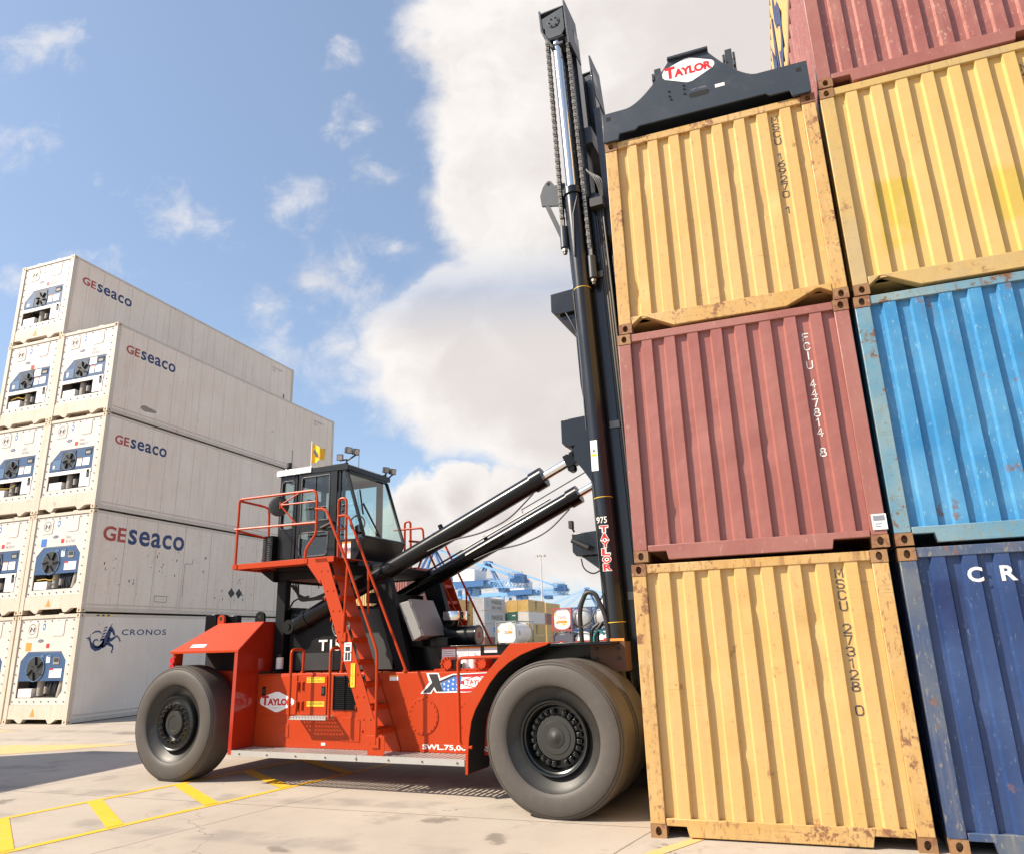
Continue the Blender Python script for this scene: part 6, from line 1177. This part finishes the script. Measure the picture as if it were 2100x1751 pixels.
def deco_dark(d):
    endpanel(d, mat('tank_end_slate', (.10, .10, .13), .5)); d.m(WHITE).text('STOLT', (.95, .095, 2.12), X, Z, .55, .12).box(.75, 1.75, .094, .0975, .95, 1.12); d.m(REDD).box(.72, 1.5, .094, .0975, 1.25, 1.42); d.m(BLUED).box(.85, 1.6, .094, .0975, .70, .82)
def deco_plain(d): d.m(ORAD).box(.9, 1.3, .10, .165, 1.0, 1.35); d.m(TW).prism(rrect(.5, W2-.5, .5, 2.1, .6, 6), .166, .19)
tx0 = -24.62
for (lb, dx, tier, fm, tm, dc) in (('white tank container in a red frame with TWS on its end', 0, 1, FR, TW, deco_tws), ('tank container with a dark slate end, under the red framed one', 0, 0, mat('tank_frame_brown', (.16, .09, .07), .5), mat('tank_slate', (.10, .10, .13), .45), deco_dark),
    ('silver tank in a navy frame, beside the red framed one', 2.47, 1, FB, SILV, None), ('white tank with an orange square in a navy frame, under the silver one', 2.47, 0, FB, TW, lambda d: d.m(ORAD).box(1.0, 1.35, .15, .165, 1.1, 1.45)),
    ('grimy silver tank behind the looped hose, beside the mast', 4.9, 1, FB, SILV, None), ('white tank low behind the looped hose, beside the mast', 4.9, 0, FB, TW, lambda d: d.m(REDD).box(1.2, 1.6, .15, .165, 1.2, 1.6))):
    tank(lb, (tx0+dx, 78, tier*2.6+.12), fm, tm, deco=dc)
for dx in (0, 2.47, 4.9):
    pass
sl = MB()
for dx in (0, 2.47, 4.9):
    for x in (.0, CW-.3):
        for y in (.0, 5.7): sl.box(tx0+dx+x, tx0+dx+x+.3, 78+y, 78+y+.35, 0, .118)
structure(sl.build('concrete_plinths', mat('plinth_concrete', (.4, .36, .31), .8), smooth=0))
# ---- quay cranes
CB, CBD = mat('crane_pale_blue_paint', (.20, .40, .66), .5, var=.08), mat('crane_deep_blue_paint', (.045, .14, .33), .5, var=.1)
def crane(label, loc):
    t = thing('quay_crane', label, 'crane', loc, 0, 'ship to shore cranes along the quay'); b = lambda q, n, m, p=None: q.build(n, m, p or t, smooth=35)
    q = MB()
    for y0 in (1, 13):
        for x in (-3.2, -24): q.box(x, x+1.5, y0, y0+1.4, 0, 24.9); 
        for z in (8, 19.5): q.box(-22.5, -3.2, y0+.1, y0+1.2, z, z+1.3)
        q.bar((-22.5, y0+.7, 9), (-3.2, y0+.7, 19.5), .7, .7)
    for x in (-3.2, -24): q.box(x+.1, x+1.3, 2.4, 13, 19.6, 21); q.box(x+.1, x+1.3, 2.4, 13, 1.5, 3)
    q.box(6, 8.4, 3, 11, 21.5, 24.9); b(q, 'portal_legs', CB)
    q = MB()
    for y0 in (3, 11): q.box(-60, 17, y0, y0+1.2, 25.2, 27.3)
    for x in range(-58, 16, 6): q.box(x, x+.6, 4.2, 11, 26, 26.6)
    b(q, 'girder', CB)
    q = MB().box(-.4, 15, 0, 15.5, 27.32, 27.9).prism([(0, 27.3), (15, 27.3), (15, 25.4), (1.4, 24.9)], .0, .9).prism([(0, 27.3), (15, 27.3), (15, 25.4), (1.4, 24.9)], 12.3, 15.4); q.box(5.5, 8.2, 1, 14, 22.2, 24.9); b(q, 'house_platform', CBD)
    q = MB(); q.box(0, 10.5, .3, 15, 27.92, 32.6); q.prism([(0, 32.6), (10.5, 32.6), (10.5, 32.9), (5, 33.3), (0, 32.95)], .3, 15); hs = b(q, 'machinery_house', mat('crane_house_white', (.82, .81, .80), .5, var=.04))
    w = MB().m(GREYTXT)
    for pts in ([(1.6, 29.9, .12), (3.5, 30.4, .16), (5.4, 30.0, .14), (7.4, 30.5, .12), (9, 30.6, .06)], [(3.4, 31.6, .10), (5, 31.8, .12), (6.2, 31.5, .08)], [(6.0, 31.2, .08), (6.8, 31.7, .10), (7.2, 31.9, .05)], [(2.4, 30.8, .06), (4.2, 31.0, .08)]): ribbon(w, pts, (0, .29, 0), X, Z)
    for i in range(15): w.flat([(1.6+.5*i, 28.5), (1.85+.5*i, 28.5), (1.9+.5*i, 29.2+.2*(i % 2)), (1.7+.5*i, 29.1)], (0, .29, 0), X, Z)
    w.build('house_emblem', None, hs, smooth=0)
    q = MB()                                                     # apex tower and stays
    for y in (3.5, 11.5): q.bar((-4, y, 27.3), (-12.5, 7+(y-7.5)*.3, 44), .9, .9); q.bar((-22, y, 27.3), (-13.5, 7+(y-7.5)*.3, 44), 1.0, 1.0); q.bar((-8, y, 35), (-18, y, 35), .5, .5)
    q.box(-15, -11, 5, 10, 43.5, 45); b(q, 'apex_frame', CBD)
    q = MB()
    for y in (4, 11): q.bar((-12, y, 44.2), (30, y, 27.9), .55, .7); q.bar((-13, y, 44.2), (-58, y, 27.6), .45, .5); q.bar((-13, y, 44.2), (-36, y, 27.4), .4, .4); q.bar((-5, y, 40), (4, y, 33), .5, .5)
    b(q, 'stays', CB)
    q = MB()                                                     # rear truss, walkways, festoon
    for y0 in (3.2, 11.2):
        for z in (24.4, 27.2): q.box(17, 33, y0, y0+.5, z, z+.4)
        for i in range(10): x = 17+1.6*i; q.bar((x, y0+.25, 24.6), (x+1.6, y0+.25, 27.3), .22, .22); q.bar((x, y0+.25, 27.3), (x, y0+.25, 24.6), .18, .18)
        for i in range(18): q.bar((15+i, y0+.25, 27.6), (15+i, y0+.25, 28.7), .10, .10)
        q.box(15, 33, y0+.2, y0+.3, 28.65, 28.75); q.box(15, 33, y0+.2, y0+.3, 28.1, 28.2)
    for i in range(26): x = -1+1.3*i; q.tube([(x, 2.6, 24.9), (x+.3, 2.6, 23.2+.3*(i % 3)), (x+.7, 2.6, 23.2+.3*(i % 3)), (x+1.0, 2.6, 24.9)], .07, 4)
    for x, z in ((18, 29.6), (22, 30), (26, 29.6)): q.bar((x, 3, 28.7), (x+.5, 3, z+1), .12, .12); q.bar((x+.5, 3, z+1), (x+3.4, 3, z+1), .10, .10)
    b(q, 'rear_walkway_truss', CB)
    q = MB().box(27, 32, 2, 13, 26.5, 28).box(28.5, 31.5, 3, 12, 28, 30)
    for i in range(14): q.bar((26.5+.5*i, 1.8, 25), (26.5+.5*i, 1.8, 31-.2*(i % 4)), .14, .14); q.bar((26.4+.4*i, 12, 24.8), (26.6+.5*i, 6, 29), .10, .10)
    q.box(20.5, 23.5, 4, 11, 22.6, 24.3); b(q, 'hoist_machinery', CBD)
    return t
crane('blue quay crane with a white machinery house, above the white tank container', (-138, 300, 0))
crane('blue quay crane with a white house, farther along toward the light mast', (-140.2, 375, 0))
crane('faint blue quay crane tower far off beside the mast', (-150, 640, 0))
# ---- flood light mast
t = thing('light_mast', 'tall slender light mast with a ring of lamps, beside the mast and cranes', 'light mast', (-64.2, 200, 0))
MB().cyl((0, 0, 0), (0, 0, 25.6), .30, .14, 16).build('pole', mat('galvanised_pole', (.55, .53, .52), .5, .3), t)
MB().lathe([(25.35, 1.3), (25.35, 1.4), (25.45, 1.4), (25.45, 1.3), (25.35, 1.3)], (0, 0, 0), 'z', 24).bar((-1.3, 0, 25.4), (1.3, 0, 25.4), .08, .08).bar((0, -1.3, 25.4), (0, 1.3, 25.4), .08, .08).build('lamp_ring', MATS['galvanised_pole'], t)
for i in range(8):
    a = 2*math.pi*i/8+.2; x, y = 1.45*math.cos(a), 1.45*math.sin(a); MB().m(MATS['galvanised_pole']).bar((x*.9, y*.9, 25.6), (x*1.15, y*1.15, 25.35), .55, .45).m(LENS).bar((x*1.152, y*1.152, 25.348), (x*1.16, y*1.16, 25.34), .48, .38).build('flood_lamp', None, t)
